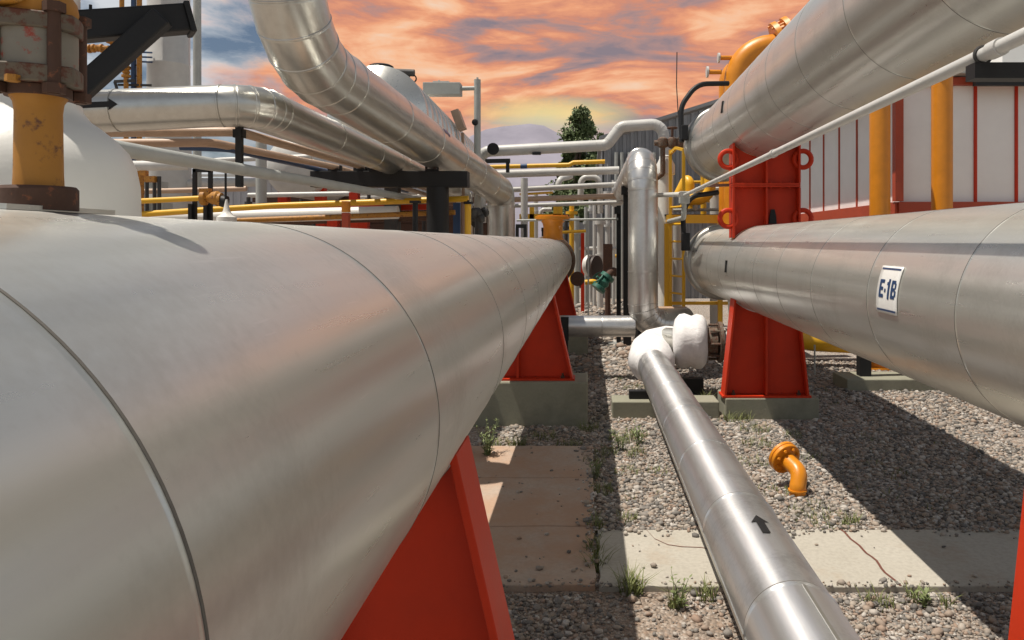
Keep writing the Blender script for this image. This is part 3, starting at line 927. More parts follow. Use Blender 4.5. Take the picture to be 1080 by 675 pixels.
for a in (R(-35), R(55), R(145), R(235)):
    x, y = bx + .047 * math.cos(a), by + .047 * math.sin(a)
    mb = MB(); mb.cyl((x, y, hz(104)), (x, y, hz(11)), .0075, 12); st = obj('stud', mb, M['rust'], ns)
    for q in (hz(103), hz(20) + .0005):
        mb = MB(); mb.hexnut((x, y, q), (0, 0, 1), .0125, .012); obj('nut', mb, M['rust'], st, smooth=0)
mb = MB(); mb.hexnut((bx + .006, by - .052, hz(95)), (0, 0, 1), .008, .008); obj('plug', mb, M['old_yellow'], ns, smooth=0)
mb = MB(); mb.lathe((bx, by, hz(20)), (0, 0, 1), [(.04, 0), (.043, .01), (.041, .022), (.036, .03), (.035, .05), (.03, .07), (.03, .2)], 40); obj('valve_body', mb, M['old_yellow'], ns)
mb = MB(); mb.cyl((bx - .03, by - .03, hz(8)), (bx + .012, by - .055, hz(6)), .012, 12); obj('side_boss', mb, M['old_yellow'], ns)

# white bottle-shaped column behind it
wb = thing('white_column', 'white bottle-shaped insulated column behind the yellow nozzle', 'process column', (W(20, 100, 2.0).x, 2.0, 0))
bxx = wb.location.x
zz = lambda py: EYE + (VY - py) / 400
mb = MB(); mb.lathe((bxx, 2.0, 0), (0, 0, 1), [(.285, .9), (.280, zz(235)), (.277, zz(195)), (.268, zz(175)), (.25, zz(158)), (.222, zz(145)), (.187, zz(133)), (.16, zz(125)), (.143, zz(115)), (.137, zz(104)), (.135, zz(60)), (.135, 3.4)], 64)
obj('body', mb, M['white_paint'], wb, smooth=60)
mb = MB(); mb.cyl((bxx, 2, 0), (bxx, 2, .95), .22, 24); obj('skirt', mb, M['galv'], wb)

br = thing('beam_bracket', 'black steel beam with diagonal brace fixed to the white column', 'bracket', (-1.4, 2.3, 2.4))
mb = MB()
a, b = W(40, 32, 2.0), W(197, 20, 2.2)
mb.bar(a, b, .07, .078); obj('beam', mb, M['black'], br, smooth=0, bevel=.006)
mb = MB(); q = (b - a).normalized()
mb.bar(b - q * .004 + Vector((0, 0, -.002)), b + q * .012 + Vector((0, 0, -.002)), .09, .088); obj('end_plate', mb, M['black'], br, smooth=0, bevel=.004)
mb = MB(); mb.bar(W(70, 108, 2.03), W(172, 18, 2.1), .05, .055); obj('brace', mb, M['black'], br, smooth=0, bevel=.005)
mb = MB(); mb.rings([Vector((bxx, 2.0, zz(100))), Vector((bxx, 2.0, zz(88)))], [.143, .143], 32); mb.rings([Vector((bxx, 2.0, zz(40))), Vector((bxx, 2.0, zz(26)))], [.143, .143], 32); obj('clamp_band', mb, M['black'], br)
mb = MB(); mb.cyl(W(95.5, 16, 2.06), W(95.5, 5, 2.06), .004, 8); obj('stud', mb, M['black'], br)

# -------------------------------------------------- middle background: transverse pipes
GT = 'level pipes crossing the middle background'
t1 = thing('transverse_pipe', 'topmost silver crossing pipe with raised step and dark round end cap', 'pipe', W(580, 156, 16), GT)
mb = MB(); jacket(mb, [W(507, 235, 16.2), W(507, 160, 16.1), W(640, 153, 16), W(655, 133.5, 16), W(699, 130.5, 16), W(702, 170, 16)], .118, [.2, .2, .2, .25], 5, 1.2, .3, n=24)
obj('jacket', mb, M['silver_paint'], t1)
mb = MB(); mb.cyl(W(520, 157, 15.75), W(520, 157, 15.9), .125, 24); obj('end_cap', mb, M['black'], t1)
for x in (566, 679):
    mb = MB(); mb.box(W(x, 162 if x < 600 else 134, 15.98), (.18, .12, .05)); obj('clamp_pad', mb, M['black'], t1, smooth=0)
run('thick white crossing pipe just below the stepped silver one', [W(500, 184.5, 16.5), W(653, 179.5, 16.5)], .085, M['silver_paint'], group=GT, name='transverse_pipe')
run('thin silver crossing pipe third from the top', [W(520, 201, 17), W(651, 194.5, 17)], .062, M['silver_paint'], group=GT, name='transverse_pipe')
run('brown crossing pipe ending at the black twin column', [W(500, 212, 16.2), W(664, 206.3, 16.2)], .058, M['tan'], group=GT, name='transverse_pipe')
run('slim white crossing pipe just below the brown one', [W(500, 218.5, 15.9), W(664, 213, 15.9)], .042, M['silver_paint'], group=GT, name='transverse_pipe')
run('thinnest lowest crossing pipe above the orange flared nozzle', [W(545, 232.5, 13.2), W(652, 231, 13.2)], .02, M['galv'], group=GT, name='transverse_pipe')
yp = thing('yellow_pipe', 'yellow crossing pipe with a blue band behind the white pipe', 'pipe', W(580, 175, 17), GT)
mb = MB(); mb.tube([W(505, 176.5, 17), W(600, 174, 17), W(605, 171.5, 17), W(638, 170.5, 17)], .05, 0, 12); obj('pipe', mb, M['yellow'], yp)
mb = MB(); mb.cyl(W(549, 175.4, 17), W(556, 175.2, 17), .054, 12); obj('band', mb, M['blue'], yp)
mb = MB(); mb.bar(W(512, 170, 13.5), W(538, 169.5, 13.5), .08, .07); mb.bar(W(535.5, 168, 13.5), W(535.5, 182, 13.5), .06, .06)
solo('angle_bracket', mb, M['black'], 'small black angle bracket left above the white crossing pipe', 'bracket', smooth=0)
mb = MB(); mb.cyl(W(553, 188, 15) * 1, Vector((W(553, 188, 15).x, 15, 0)), .07, 16)
solo('support_post', mb, M['silver_paint'], 'silver post standing between the crossing pipes on their left', 'post')
# arched small pipes behind the rack
run('small silver arch pipe behind the crossing pipes, right of centre', [W(612, 215, 17.5), W(613, 187, 17.5), W(632, 187, 17.5), W(633, 225, 17.5)], .07, M['silver_paint'], .15, group='small arch pipes', name='arch_pipe')
run('small silver arch pipe behind the crossing pipes, left one', [W(588, 200, 18), W(590, 189, 18), W(602, 186, 18.5)], .07, M['silver_paint'], .15, group='small arch pipes', name='arch_pipe')
run('low silver arch pipe under the white crossing pipe', [W(570, 230, 18), W(570, 221, 18), W(582, 221, 18)], .05, M['silver_paint'], .1, group='small arch pipes', name='arch_pipe')
mb = MB(); mb.bar(W(548, 229, 17), W(592, 229, 17), .1, .14)
for x in (561, 586, 591): mb.bar(W(x, 218, 17), W(x, 280, 17), .1, .1)
mb.bar(W(548, 205, 17), W(583, 203, 17), .05, .05)
solo('yellow_trestle', mb, M['yellow'], 'yellow steel frame behind the crossing pipes', 'steel frame', smooth=0)
mb = MB(); mb.cyl(W(603, 217, 19), Vector((W(603, 217, 19).x, 19, 0)), .06, 12); mb.cyl(W(603, 226, 19), W(603, 223, 19), .15, 12)
solo('yellow_post', mb, M['yellow'], 'short yellow post with collar behind the lowest crossing pipe', 'post')
run('low yellow pipe right of the orange flared nozzle', [W(590, 245, 16.5), W(618, 243.5, 16.5)], .035, M['yellow'], name='yellow_pipe')

# orange flared nozzle on the far end of the left vessel
on = MB(); yn = 13.3; z0 = LZ + LR - .02
on.lathe((LX + .08, yn, z0), (0, 0, 1), [(.20, 0), (.17, .05), (.165, .22), (.18, .29), (.23, .35), (.31, .36), (.31, .41), (.27, .415), (.27, .43)], 32)
solo('flanged_nozzle', on, M['orange'], 'orange flared nozzle standing on the far end of left vessel', 'pipe nozzle')

# black twin column
tw = thing('steel_column', 'black twin steel column left of the tall bent pipe', 'column', W(657, 366, 13.0))
for x, top, ww in ((661.5, 197, .135), (652.5, 217, .075)):
    p = W(x, top, 13.0 if ww > .1 else 13.3)
    mb = MB(); mb.box((p.x, p.y, p.z / 2), (ww, .12, p.z)); obj('upright', mb, M['black'], tw, smooth=0)
p = W(652, 366, 13.3); mb = MB(); mb.box((p.x, p.y, .02), (.35, .3, .04)); obj('foot_plate', mb, M['galv'], tw, smooth=0)
mb = MB(); mb.box(W(659, 201, 12.8), (.12, .2, .14)); mb.box(W(651, 222, 13.2), (.1, .2, .12)); obj('cleat', mb, M['black'], tw, smooth=0)

# red post, blind flange, valve seen past the vessel end
mb = MB(); mb.box(W(614.5, 288, 19) , (.09, .09, 2.0)); solo('red_post', mb, M['red'], 'thin red post just right of the left vessel end', 'post', smooth=0)
mb = MB(); mb.lathe(W(622, 280, 18.5), (1, -.5, 0), [(.22, -.1), (.26, -.05), (.26, .02), (.1, .02)], 24)
solo('white_cover', mb, M['white_paint'], 'white round cover right of the thin red post', 'pipe cover')
mb = MB(); mb.lathe(W(626, 282, 18.3), (1, -.6, 0), [(.1, 0), (.29, .0), (.29, .10), (.1, .12)], 28)
solo('blind_flange', mb, M['cap'], 'dark brown round blind flange beside the white cover', 'flange')
gv = thing('gate_valve', 'green gate valve low on the far gravel', 'valve', W(636, 304, 17))
pc = W(636, 298, 17)
mb = MB(); mb.lathe(pc, (.6, .2, .75), [(.06, -.22), (.17, -.2), (.17, -.12), (.11, -.1), (.15, .0), (.11, .1), (.17, .12), (.17, .2), (.06, .22)], 20); obj('body', mb, M['green'], gv)
mb = MB(); mb.torus(pc + Vector((-.12, 0, .12)), (-.5, -.4, .6), .14, .02, 20, 8); mb.cyl(pc, pc + Vector((-.14, -.05, .14)), .03, 8); obj('handwheel', mb, M['green'], gv)
mb = MB(); mb.tube([W(617, 298, 17), W(626, 297, 17), W(632, 301, 17)], .06, .1, 12); obj('inlet_pipe', mb, M['yellow'], gv)
mb = MB(); mb.tube([W(640, 292, 17), W(646, 285, 17.1), W(650, 288, 17.2)], .09, .1, 12); obj('outlet_pipe', mb, M['rust'], gv)
mb = MB(); mb.lathe(W(609, 294, 16.6), (0, -1, 0), [(.08, -.3), (.08, 0), (.16, 0), (.16, .06), (.05, .06)], 20)
solo('pipe_stub', mb, M['rust'], 'rusty pipe stub with end flange beside vessel end', 'pipe stub')
mb = MB(); mb.bar(W(620.5, 232, 15.5), Vector((W(620.5, 254, 15.5).x, 15.5, 0)), .035, .035); solo('thin_pole', mb, M['galv'], 'thin grey pole standing before the far gravel', 'pole', smooth=0)

# vertical pipe cluster before the grey building
GV = 'grey standpipes before the corrugated building'
for i, (x, top, r, Yy, lab) in enumerate(((633, 236, .085, 20, 'left grey standpipe with flanged top before corrugated building'),
                                      (627, 214, .05, 20.5, 'thin grey standpipe left of the flanged standpipe'),
                                      (641, 205, .07, 21, 'grey standpipe right of the flanged standpipe'),
                                      (647, 190, .05, 21.5, 'slim tall grey standpipe close to the black column'))):
    mb = MB(); p = W(x, top, Yy); mb.cyl(p, (p.x, p.y, 0), r, 14)
    if i in (0, 2): mb.cyl(p + Vector((0, 0, -.02)), p + Vector((0, 0, .08)), r * 1.8, 14); mb.cyl(p - Vector((0, 0, .9)), p - Vector((0, 0, .8)), r * 1.6, 14)
    solo('standpipe', mb, M['silver_paint'], lab, 'standpipe', GV)
mb = MB(); mb.box(W(627, 262, 22), (.35, .35, 2.0)); mb.box(W(605, 262, 22), (.9, .3, 1.5)); solo('control_cabinet', mb, M['blueshed'], 'dark blue-grey cabinet beyond the left vessel end', 'cabinet', smooth=0)
mb = MB(); p = W(641, 275, 18)
mb.box((p.x, 18, p.z), (.22, .25, .8)); mb.cyl((p.x, 18, 0), (p.x, 18, p.z), .07, 10)
solo('pump_motor', mb, M['rust'], 'rusty brown pump body left of the black column', 'pump', smooth=30)

# corrugated grey building
cb = thing('corrugated_building', 'blue-grey corrugated metal building behind the tall bent pipe', 'building', (4, 26, 0))


def corrugated(p0, p1, z0, zt0, zt1, pitch=.25, amp=.03):
    """ribbed sheet from p0 to p1 (plan), bottom z0, top rising from zt0 to zt1"""
    mb = MB(); p0 = Vector(p0); p1 = Vector(p1); d = p1 - p0; L = d.length; d /= L
    nrm = Vector((d.y, -d.x)); n = int(L / pitch)
    bot = []; top = []
    for i in range(n):
        for f, o in ((0, 0), (.4, 0), (.5, amp), (.9, amp)):
            s = (i + f) * pitch
            q = p0 + d * s + nrm * o
            bot.append(Vector((q.x, q.y, z0))); top.append(Vector((q.x, q.y, zt0 + (zt1 - zt0) * s / L)))
    m_ = len(bot)
    mb.add(bot + top, [(i, i + 1, m_ + i + 1, m_ + i) for i in range(m_ - 1)])
    return mb


xl, xr = W(637, 0, 24).x, 11.0
obj('wall', corrugated((xl, 24), (xr, 24), 0, EYE + 105 / 33.3, EYE + 105 / 33.3 + (xr - xl) * .32, .24, .05), M['blueshed'], cb, smooth=0)
obj('wall', corrugated((xl, 34), (xl, 24), 0, 4.95, 4.95, .24, .05), M['blueshed'], cb, smooth=0)
mb = MB(); zr0, zr1 = EYE + 105 / 33.3, EYE + 105 / 33.3 + (xr - xl) * .32
mb.add([(xl - .15, 23.8, zr0 + .03), (xr, 23.8, zr1 + .03), (xr, 34, zr1 + .03), (xl - .15, 34, zr0 + .03),
        (xl - .15, 23.8, zr0 + .13), (xr, 23.8, zr1 + .13), (xr, 34, zr1 + .13), (xl - .15, 34, zr0 + .13)],
       [(0, 1, 2, 3), (4, 5, 6, 7), (0, 1, 5, 4), (1, 2, 6, 5), (2, 3, 7, 6), (3, 0, 4, 7)])
obj('roof', mb, M['blueshed'], cb, smooth=0)
mb = MB()
for x in (650, 656, 664, 672, 690):
    p = W(x, 200, 23.8); mb.cyl((p.x, 23.85, .0), (p.x, 23.85, 4.6), .06, 10)
obj('downpipe', mb, M['galv'], cb)

# ----------------------------------------------- yellow ladder, platform, elbows
ld = thing('access_ladder', 'yellow access ladder with handrails left of the lower exchanger end', 'ladder', (1.3, 11.4, 0))
p1, p2 = W(707, 232, 11.6), W(721, 232, 11.2)
for p, tp_ in ((p1, 158), (p2, 157)):
    zt = EYE + (VY - tp_) * p.y / F
    mb = MB(); mb.bar((p.x, p.y, 0), (p.x, p.y, zt), .045, .045); obj('rail', mb, M['yellow'], ld, smooth=0)
mb = MB(); a = W(707, 162, 11.6); b = W(713, 156, 11.4); mb.bar(a, b, .04, .04); mb.bar(W(713, 156, 11.4), W(721, 158, 11.2), .04, .04); obj('top_rail', mb, M['yellow'], ld, smooth=0)
for i in range(9):
    z = .25 + i * .26
    mb = MB(); mb.cyl((p1.x, p1.y, z), (p2.x, p2.y, z), .016, 8); obj('rung', mb, M['yellow'], ld)
pf = thing('access_platform', 'yellow steel platform behind the exchanger ends', 'platform', (2.2, 12, 0))
zp = EYE + 24 / 69
mb = MB(); mb.bar(W(704, 231, 11.7), W(765, 231, 11.7), .06, .13); mb.bar((1.25, 11.75, zp), (1.25, 12.8, zp), .06, .11); obj('edge_beam', mb, M['yellow'], pf, smooth=0)
mb = MB(); mb.box((2.0, 12.3, zp + .05), (1.6, 1.0, .03)); obj('deck', mb, M['dark'], pf, smooth=0)
for x, yy in ((1.22, 11.76), (2.05, 11.76), (2.75, 11.76), (2.75, 12.8)):
    mb = MB(); mb.box((x, yy, zp / 2 - .04), (.07, .07, zp - .08)); obj('leg', mb, M['yellow'], pf, smooth=0)
mb = MB(); mb.bar((1.22, 11.8, .85), (2.75, 11.8, .85), .04, .05); obj('mid_rail', mb, M['yellow'], pf, smooth=0)

run('yellow pipe bending under the upper exchanger end flange', [W(749, 150, 12.2), W(749, 210, 12.2), W(718, 211, 12.2)], .095, M['yellow'], .22, group='yellow bends behind the exchangers', name='yellow_bend')
run('short yellow upright elbow left of the yellow bend', [W(716, 205, 12.5), W(724, 189, 12.5), W(727, 192, 12.4), W(728, 222, 12.4)], .085, M['yellow'], .12, group='yellow bends behind the exchangers', name='yellow_bend')
mb = MB(); p = W(755, 200, 12.6); mb.lathe((p.x, 12.6, 0), (0, 0, 1), [(.10, 0), (.10, p.z - .02), (.12, p.z - .01), (.12, p.z + .02), (.08, p.z + .06), (.01, p.z + .08)], 20)
solo('vent_stack', mb, M['silver_paint'], 'grey capped vent stack between yellow bend and red support', 'vent stack')
run('black curved hose on the lower exchanger end', [W(722, 262, 10.2), W(720, 225, 10.25), W(728, 207, 10.3), W(757, 203, 10.5)], .035, M['black'], .35, 'hose', 'black hoses at the exchanger ends', name='hose')
run('black curved hose arching over the upper exchanger end', [W(719, 150, 10.2), W(718, 112, 10.25), W(735, 88.5, 10.3), W(768, 88, 10.5)], .035, M['black'], .35, 'hose', 'black hoses at the exchanger ends', name='hose')
mb = MB(); mb.box(W(723, 255, 10.18), (.11, .12, .24)); solo('junction_box', mb, M['black'], 'black box where hose meets the lower exchanger flange', 'junction box', 'black boxes at the exchanger ends', smooth=0, bevel=.01)
mb = MB(); mb.box(W(722, 140, 10.18), (.09, .12, .2)); solo('junction_box', mb, M['black'], 'black box where hose meets the upper exchanger flange', 'junction box', 'black boxes at the exchanger ends', smooth=0, bevel=.01)
run('thin whip aerial rising left of the upper exchanger', [W(717, 150, 10.3), W(713.5, 90, 10.3), W(714, 55, 10.3)], .007, M['dark'], .5, 'aerial', n=8, name='whip_aerial')
dr = thing('drum', 'silver horizontal drum half hidden behind the tall bent pipe', 'drum', W(683, 300, 12.6))
mb = MB(); pc = W(690, 268, 12.6); mb.lathe(pc, (0, 1, 0), [(.01, -.18), (.20, -.14), (.29, -.06), (.335, .05), (.335, 1.6), (.2, 1.75)], 40); obj('shell', mb, M['alu'], dr)
mb = MB(); mb.box((pc.x, 13.2, pc.z / 2 - .2), (.5, .15, pc.z - .4)); mb.box((pc.x, 13.8, pc.z / 2 - .2), (.5, .15, pc.z - .4)); obj('cradle', mb, M['black'], dr, smooth=0)

mv = thing('valve_manifold', 'brown grey valve manifold with handwheel left of the upper exchanger', 'valve manifold', W(700, 190, 11.8))
Ym = 11.8
mb = MB(); mb.tube([W(690, 151, Ym), W(724, 150, Ym)], .045, 0, 12); mb.tube([W(699, 148, Ym), W(699, 183, Ym), W(690, 190, Ym)], .04, .05, 12); obj('pipework', mb, M['rust_grey'], mv)
for x in (699, 709, 718):
    mb = MB(); mb.lathe(W(x, 150.5, Ym), (0, 0, 1), [(.03, -.09), (.08, -.06), (.09, 0), (.08, .06), (.03, .09)], 14); obj('valve_body', mb, M['rust_grey'], mv)
mb = MB(); mb.cyl(W(709, 148, Ym), W(709, 135, Ym), .02, 8); mb.torus(W(709, 135, Ym), (0, 0, 1), .07, .014, 18, 6); obj('handwheel', mb, M['rust'], mv)
mb = MB(); mb.lathe(W(702, 185, 12.0) , (0, 0, 1), [(.12, -2.6), (.12, 0), (.15, .02), (.15, .16), (.10, .26), (.10, .3), (.03, .32)], 20)
solo('filter_pot', mb, M['white_paint'], 'white capped filter pot below the valve manifold', 'filter')
run('thin level silver line from tall pipe to the conduit box', [W(690, 206, 10.6), W(718, 205, 9.2)], .03, M['silver_paint'], 0, name='instrument_pipe')
mb = MB(); mb.box(W(709, 330, 10.8), (.42, .3, .16)); solo('wooden_crate', mb, M['tan'], 'tan box at the foot of the yellow ladder', 'box', smooth=0)

# big orange arch above the upper exchanger
oa = thing('gooseneck_pipe', 'large orange-yellow gooseneck pipe arching behind the upper exchanger', 'pipe', W(772, 300, 11.5))
Yo = 11.4
mb = MB(); mb.tube([W(777, 260, Yo), W(777, 52, Yo), W(850, 48, Yo - .1), W(880, 66, Yo - .1)], .19, [.80, .3], 28, 10); obj('pipe', mb, M['orange'], oa)
mb = MB(); mb.tube([W(767, 260, Yo + .35), W(767, 78, Yo + .35), W(790, 62, Yo + .4)], .13, .3, 20); obj('side_pipe', mb, M['orange'], oa)
mb = MB(); mb.lathe(W(820, 46, Yo - .05), (.9, -.1, .42), [(.23, 0), (.32, .0), (.32, .08), (.24, .09), (.24, .16), (.32, .17), (.32, .25), (.22, .26)], 28)
for i in range(8):
    a = i * math.pi / 4
    ax_ = Vector((.9, -.1, .42)).normalized(); u = ax_.cross(Vector((0, 0, 1))).normalized(); w_ = ax_.cross(u)
    c = W(820, 46, Yo - .05) + (u * math.cos(a) + w_ * math.sin(a)) * .28
    mb.cyl(c - ax_ * .025, c + ax_ * .275, .018, 6)
obj('bolted_flange', mb, M['orange'], oa)
for x, y in ((758, 61), (746, 76)):
    mb = MB(); mb.cyl(W(x, y, Yo), W(x + 15, y, Yo), .035, 12); st = obj('branch', mb, M['orange'], oa)
    mb = MB(); mb.cyl(W(x - 1, y, Yo), W(x + 1, y, Yo), .075 if x > 750 else .085, 16); obj('blind_disc', mb, M['silver_paint'], st)

# ------------------------------------------------------------- right side: cooler house
ch = thing('air_cooler', 'raised white panelled cooler house with red frame on the right', 'air cooler', (9, 16, 0))
X0, Y0 = W(947, 0, 12.2).x, 12.2
zbot, ztop = EYE + 41 / 65.5, EYE + 164 / 65.5
X1, Y1 = 16.0, 30.0
mb = MB(); mb.add([(X0 + .06, Y0 + .06, zbot), (X1, Y0 + .06, zbot), (X1, Y0 + .06, ztop), (X0 + .06, Y0 + .06, ztop)], [(0, 1, 2, 3)])
mb.add([(X0 + .06, Y0 + .06, zbot), (X0 + .06, Y1, zbot), (X0 + .06, Y1, ztop), (X0 + .06, Y0 + .06, ztop)], [(0, 1, 2, 3)])
mb.add([(X0, Y0 + .06, zbot - .02), (X1, Y0 + .06, zbot - .02), (X1, Y1, zbot - .02), (X0, Y1, zbot - .02)], [(0, 1, 2, 3)])
obj('panel_wall', mb, M['panel'], ch, smooth=0)
for (a, b) in (((X0, Y0), (X1, Y0)), ((X0, Y0), (X0, Y1))):
    for z, hh in ((zbot - .10, .20), (ztop + .06, .12)):
        mb = MB(); o_ = .0
        mb.bar((a[0], a[1], z), (b[0], b[1], z), .10, hh); obj('frame_rail', mb, M['orange_red'], ch, smooth=0)
mb = MB(); mb.box((X0, Y0, (zbot + ztop) / 2), (.13, .13, ztop - zbot - .02)); obj('corner_post', mb, M['orange_red'], ch, smooth=0)
n_ = int((X1 - X0) / .66)
for i in range(1, n_):
    mb = MB(); mb.box((X0 + i * .66 - .05, Y0 + .05, (zbot + ztop) / 2), (.045, .035, ztop - zbot - .005)); obj('panel_divider', mb, M['red'], ch, smooth=0)
for i in range(1, 18):
    mb = MB(); mb.box((X0 + .05, Y0 + i * 1.0, (zbot + ztop) / 2), (.03, .04, ztop - zbot - .005)); obj('panel_divider', mb, M['orange_red'], ch, smooth=0)
mb = MB(); mb.box(((X0 + X1) / 2 + .2, (Y0 + Y1) / 2, ztop + .18), (X1 - X0 + 1.6, Y1 - Y0 + .5, .08)); obj('added_shade_roof', mb, M['galv'], ch, smooth=0)  # unseen overhang, added to shade the panels below
mb = MB(); mb.box((X0 + 4.2, Y0 - .25, ztop + .06), (6.2, .1, .24)); obj('fan_beam', mb, M['black'], ch, smooth=0)
for x, yy in ((X0 + .1, Y0 + .2), (X0 + .1, 18), (X0 + .1, 24), (10, Y0 + .2), (10, 18), (15, Y0 + .2)):
    mb = MB(); mb.box((x, yy, (zbot - .22) / 2), (.2, .2, zbot - .22)); obj('leg', mb, M['orange_red'], ch, smooth=0)
mb = MB(); mb.box((X0 + 5, Y0 + 6, ztop + 1.2), (5.0, 9, 1.6)); obj('fan_box', mb, M['panel'], ch, smooth=0)

GY = 'thick yellow columns before the cooler house'
for x, lab in ((928, 'left thick orange-yellow column before the white cooler house'), (993.5, 'right thick orange-yellow column before the white panels')):
    p = W(x, 200, 10.8)
    mb = MB(); mb.lathe((p.x, p.y, 0), (0, 0, 1), [(.22, 0), (.22, .03), (.142, .03), (.142, 4.2), (.18, 4.2), (.18, 4.25)], 28)
    solo('pipe_column', mb, M['orange'], lab, 'column', GY)
run('big yellow pipe low on the gravel behind the red support', [(2.9, 11.0, .45), (3.25, 11.0, .38), (4.6, 10.6, .36), (9, 10.6, .36)], .16, M['yellow'], .4, name='yellow_pipe')
sup = thing('pipe_support', 'black stub pipe support standing on a pad right of red saddle', 'pipe support', (3.36, 9.2, .12))
pd2 = MB(); pd2.box((3.75, 9.42, .05), (1.25, .55, .2)); solo('concrete_pad', pd2, M['concrete'], 'low concrete pad under the black stub support at right', 'concrete pad', 'low concrete pads', smooth=0, bevel=.012)
mb = MB(); mb.box((3.42, 9.40, .36), (.14, .14, .42)); obj('post', mb, M['black'], sup, smooth=0, bevel=.005)
mb = MB(); mb.tube([(3.42, 9.40, .5), (3.42, 9.40, .60), (4.6, 9.55, .62)], .07, .08, 16); obj('arm_pipe', mb, M['black'], sup)
mb = MB(); mb.box((4.1, 9.5, .34), (.1, .1, .38)); obj('post', mb, M['black'], sup, smooth=0)
mb = MB(); mb.cyl((3.05, 10.2, 0), (3.05, 10.2, .42), .012, 8); solo('ground_stake', mb, M['galv'], 'thin grey stake in the gravel beside the yellow pipe', 'stake')

# -------------------------------------------------------------- yellow stub in the gravel
ys = thing('flanged_stub', 'small orange flanged stub pipe bending into the gravel', 'pipe stub', W(838, 520, 5.5).xy.to_3d())
c = W(829.5, 484.5, 5.6); fd = Vector((-.34, .80, .30)).normalized()
ft = Vector((W(840, 515, 5.45).x, 5.42, 0))
mb = MB(); mb.tube([c, c - fd * .16, Vector((ft.x, ft.y, .06)), ft - Vector((0, 0, .05))], .058, [.10, .05], 24, 8); obj('pipe', mb, M['orange'], ys)
mb = MB(); mb.lathe(c, fd, [(.03, -.006), (.115, -.004), (.118, 0), (.118, .022), (.112, .026), (.112, .03), (.118, .034), (.118, .055), (.03, .058)], 40); obj('flange', mb, M['orange'], ys)
mb = MB(); mb.cyl((ft.x, ft.y, .035), (ft.x, ft.y, .045), .066, 24); obj('weld_ring', mb, M['orange'], ys)
u = fd.cross(Vector((0, 0, 1))).normalized(); w_ = fd.cross(u)
for i in range(8):
    a = i * math.pi / 4 + .3
    q = c + (u * math.cos(a) + w_ * math.sin(a)) * .09
    mb = MB(); mb.hexnut(q - fd * .022, fd, .013, .018); mb.cyl(q - fd * .028, q + fd * .07, .007, 8); obj('bolt', mb, M['orange'], ys, smooth=0)

# --------------------------------------------------------- ribbed vessel and lamp, upper left
rv = thing('ribbed_vessel', 'silver rib-jacketed vessel behind the big overhead pipe', 'pressure vessel', (-3.2, 14, 0))
a = W(399, 122, 11.4); b = W(474, 163, 17); b.x = a.x; b.z = a.z - .15
mb = MB(); d = (b - a)
P = []; Q = []
nr = 14
for i in range(nr + 1):
    for s, h in ((-.11, 0), (-.07, .045), (.07, .045), (.11, 0)):
        P.append(a + d * (i / nr) + d.normalized() * s); Q.append(.70 + h)
mb.rings([a - d.normalized() * .35, a - d.normalized() * .25] + P + [b + d.normalized() * .2], [.2, .5] + Q + [.3], 56)
obj('shell', mb, M['alu'], rv, smooth=30)
for f in (.15, .85):
    q = a + d * f
    mb = MB(); mb.box((q.x, q.y, (q.z - .6) / 2), (.22, .2, q.z - .6)); obj('leg', mb, M['dark'], rv, smooth=0)
p = W(402, 74, 11.9)
mb = MB(); mb.lathe((p.x, p.y, p.z - .25), (0, 0, 1), [(.12, 0), (.12, .22), (.19, .22), (.19, .31), (.15, .33)], 24); obj('manway', mb, M['black'], rv)
mb = MB(); mb.cyl(W(413, 76, 11.9), W(437, 77, 11.9), .055, 14); mb.torus(W(435, 83, 11.9), (0, 1, 0), .06, .012, 16, 6); obj('davit_arm', mb, M['dark'], rv)

lp = thing('floodlight_post', 'grey post with boxy floodlight on its arm at centre left', 'lamp post', (W(503, 200, 14).x, 14, 0))
p = W(503.5, 84, 14)
mb = MB(); mb.cyl((p.x, 14, 0), p, .062, 16); mb.cyl(p, p + Vector((0, 0, .04)), .02, 8); obj('post', mb, M['galv'], lp)
mb = MB(); mb.cyl(W(486, 93.5, 14), W(501, 93, 14), .04, 12); obj('arm', mb, M['galv'], lp)
mb = MB(); mb.box(W(467, 94.5, 14), (.68, .28, .22)); mb.box(W(466, 88, 14), (.3, .2, .05)); mb.cyl(W(463, 87, 14), W(463, 84.5, 14), .02, 8); obj('lamp_housing', mb, M['galv'], lp, smooth=0, bevel=.02)
mb = MB(); mb.lathe(W(501, 129, 13.9), (0, -1, 0), [(.05, -.05), (.06, .0), (.05, .06), (.01, .07)], 14); obj('sensor', mb, M['black'], lp)
mb = MB(); mb.box(W(484, 127, 14.3), (.14, .35, .36), Matrix.Rotation(R(-20), 3, 'Y')); mb.cyl(W(488, 140, 14.3), Vector((W(490, 140, 14.3).x, 14.3, 0)), .03, 8); mb.cyl(W(483, 119, 14.3), W(483, 115, 14.3), .015, 6)
solo('panel_light', mb, M['tan'], 'tilted tan panel lamp on a thin stand left of floodlight post', 'lamp', smooth=0)

# --------------------------------------------------------- towers and yellow piping, far left
tw1 = thing('tower_column', 'tall grey cylindrical tower at upper left behind the arrow pipe', 'tower', (W(178, 200, 16).x, 16, 0))
p = W(178, 100, 16)
mb = MB(); mb.lathe((p.x, 16, 0), (0, 0, 1), [(.50, 0), (.50, .05), (.43, .05), (.43, 4.28), (.438, 4.29), (.438, 4.32), (.42, 4.33), (.405, 5.5), (.41, 5.51), (.41, 5.54), (.405, 5.55), (.40, 9.5)], 40); obj('shell', mb, M['silver_paint'], tw1)
mb = MB(); p = W(208, 100, 15); mb.cyl((p.x, 15, 0), (p.x, 15, 9), .085, 14, .07); solo('tall_pole', mb, M['galv'], 'tall thin grey pole right of the grey tower', 'pole')
mb = MB(); mb.cyl((W(275.5, 200, 14).x, 14, 0), W(275.5, 150, 14), .095, 16); solo('support_post', mb, M['galv'], 'grey round post under the rack, left of the grey tank', 'post')
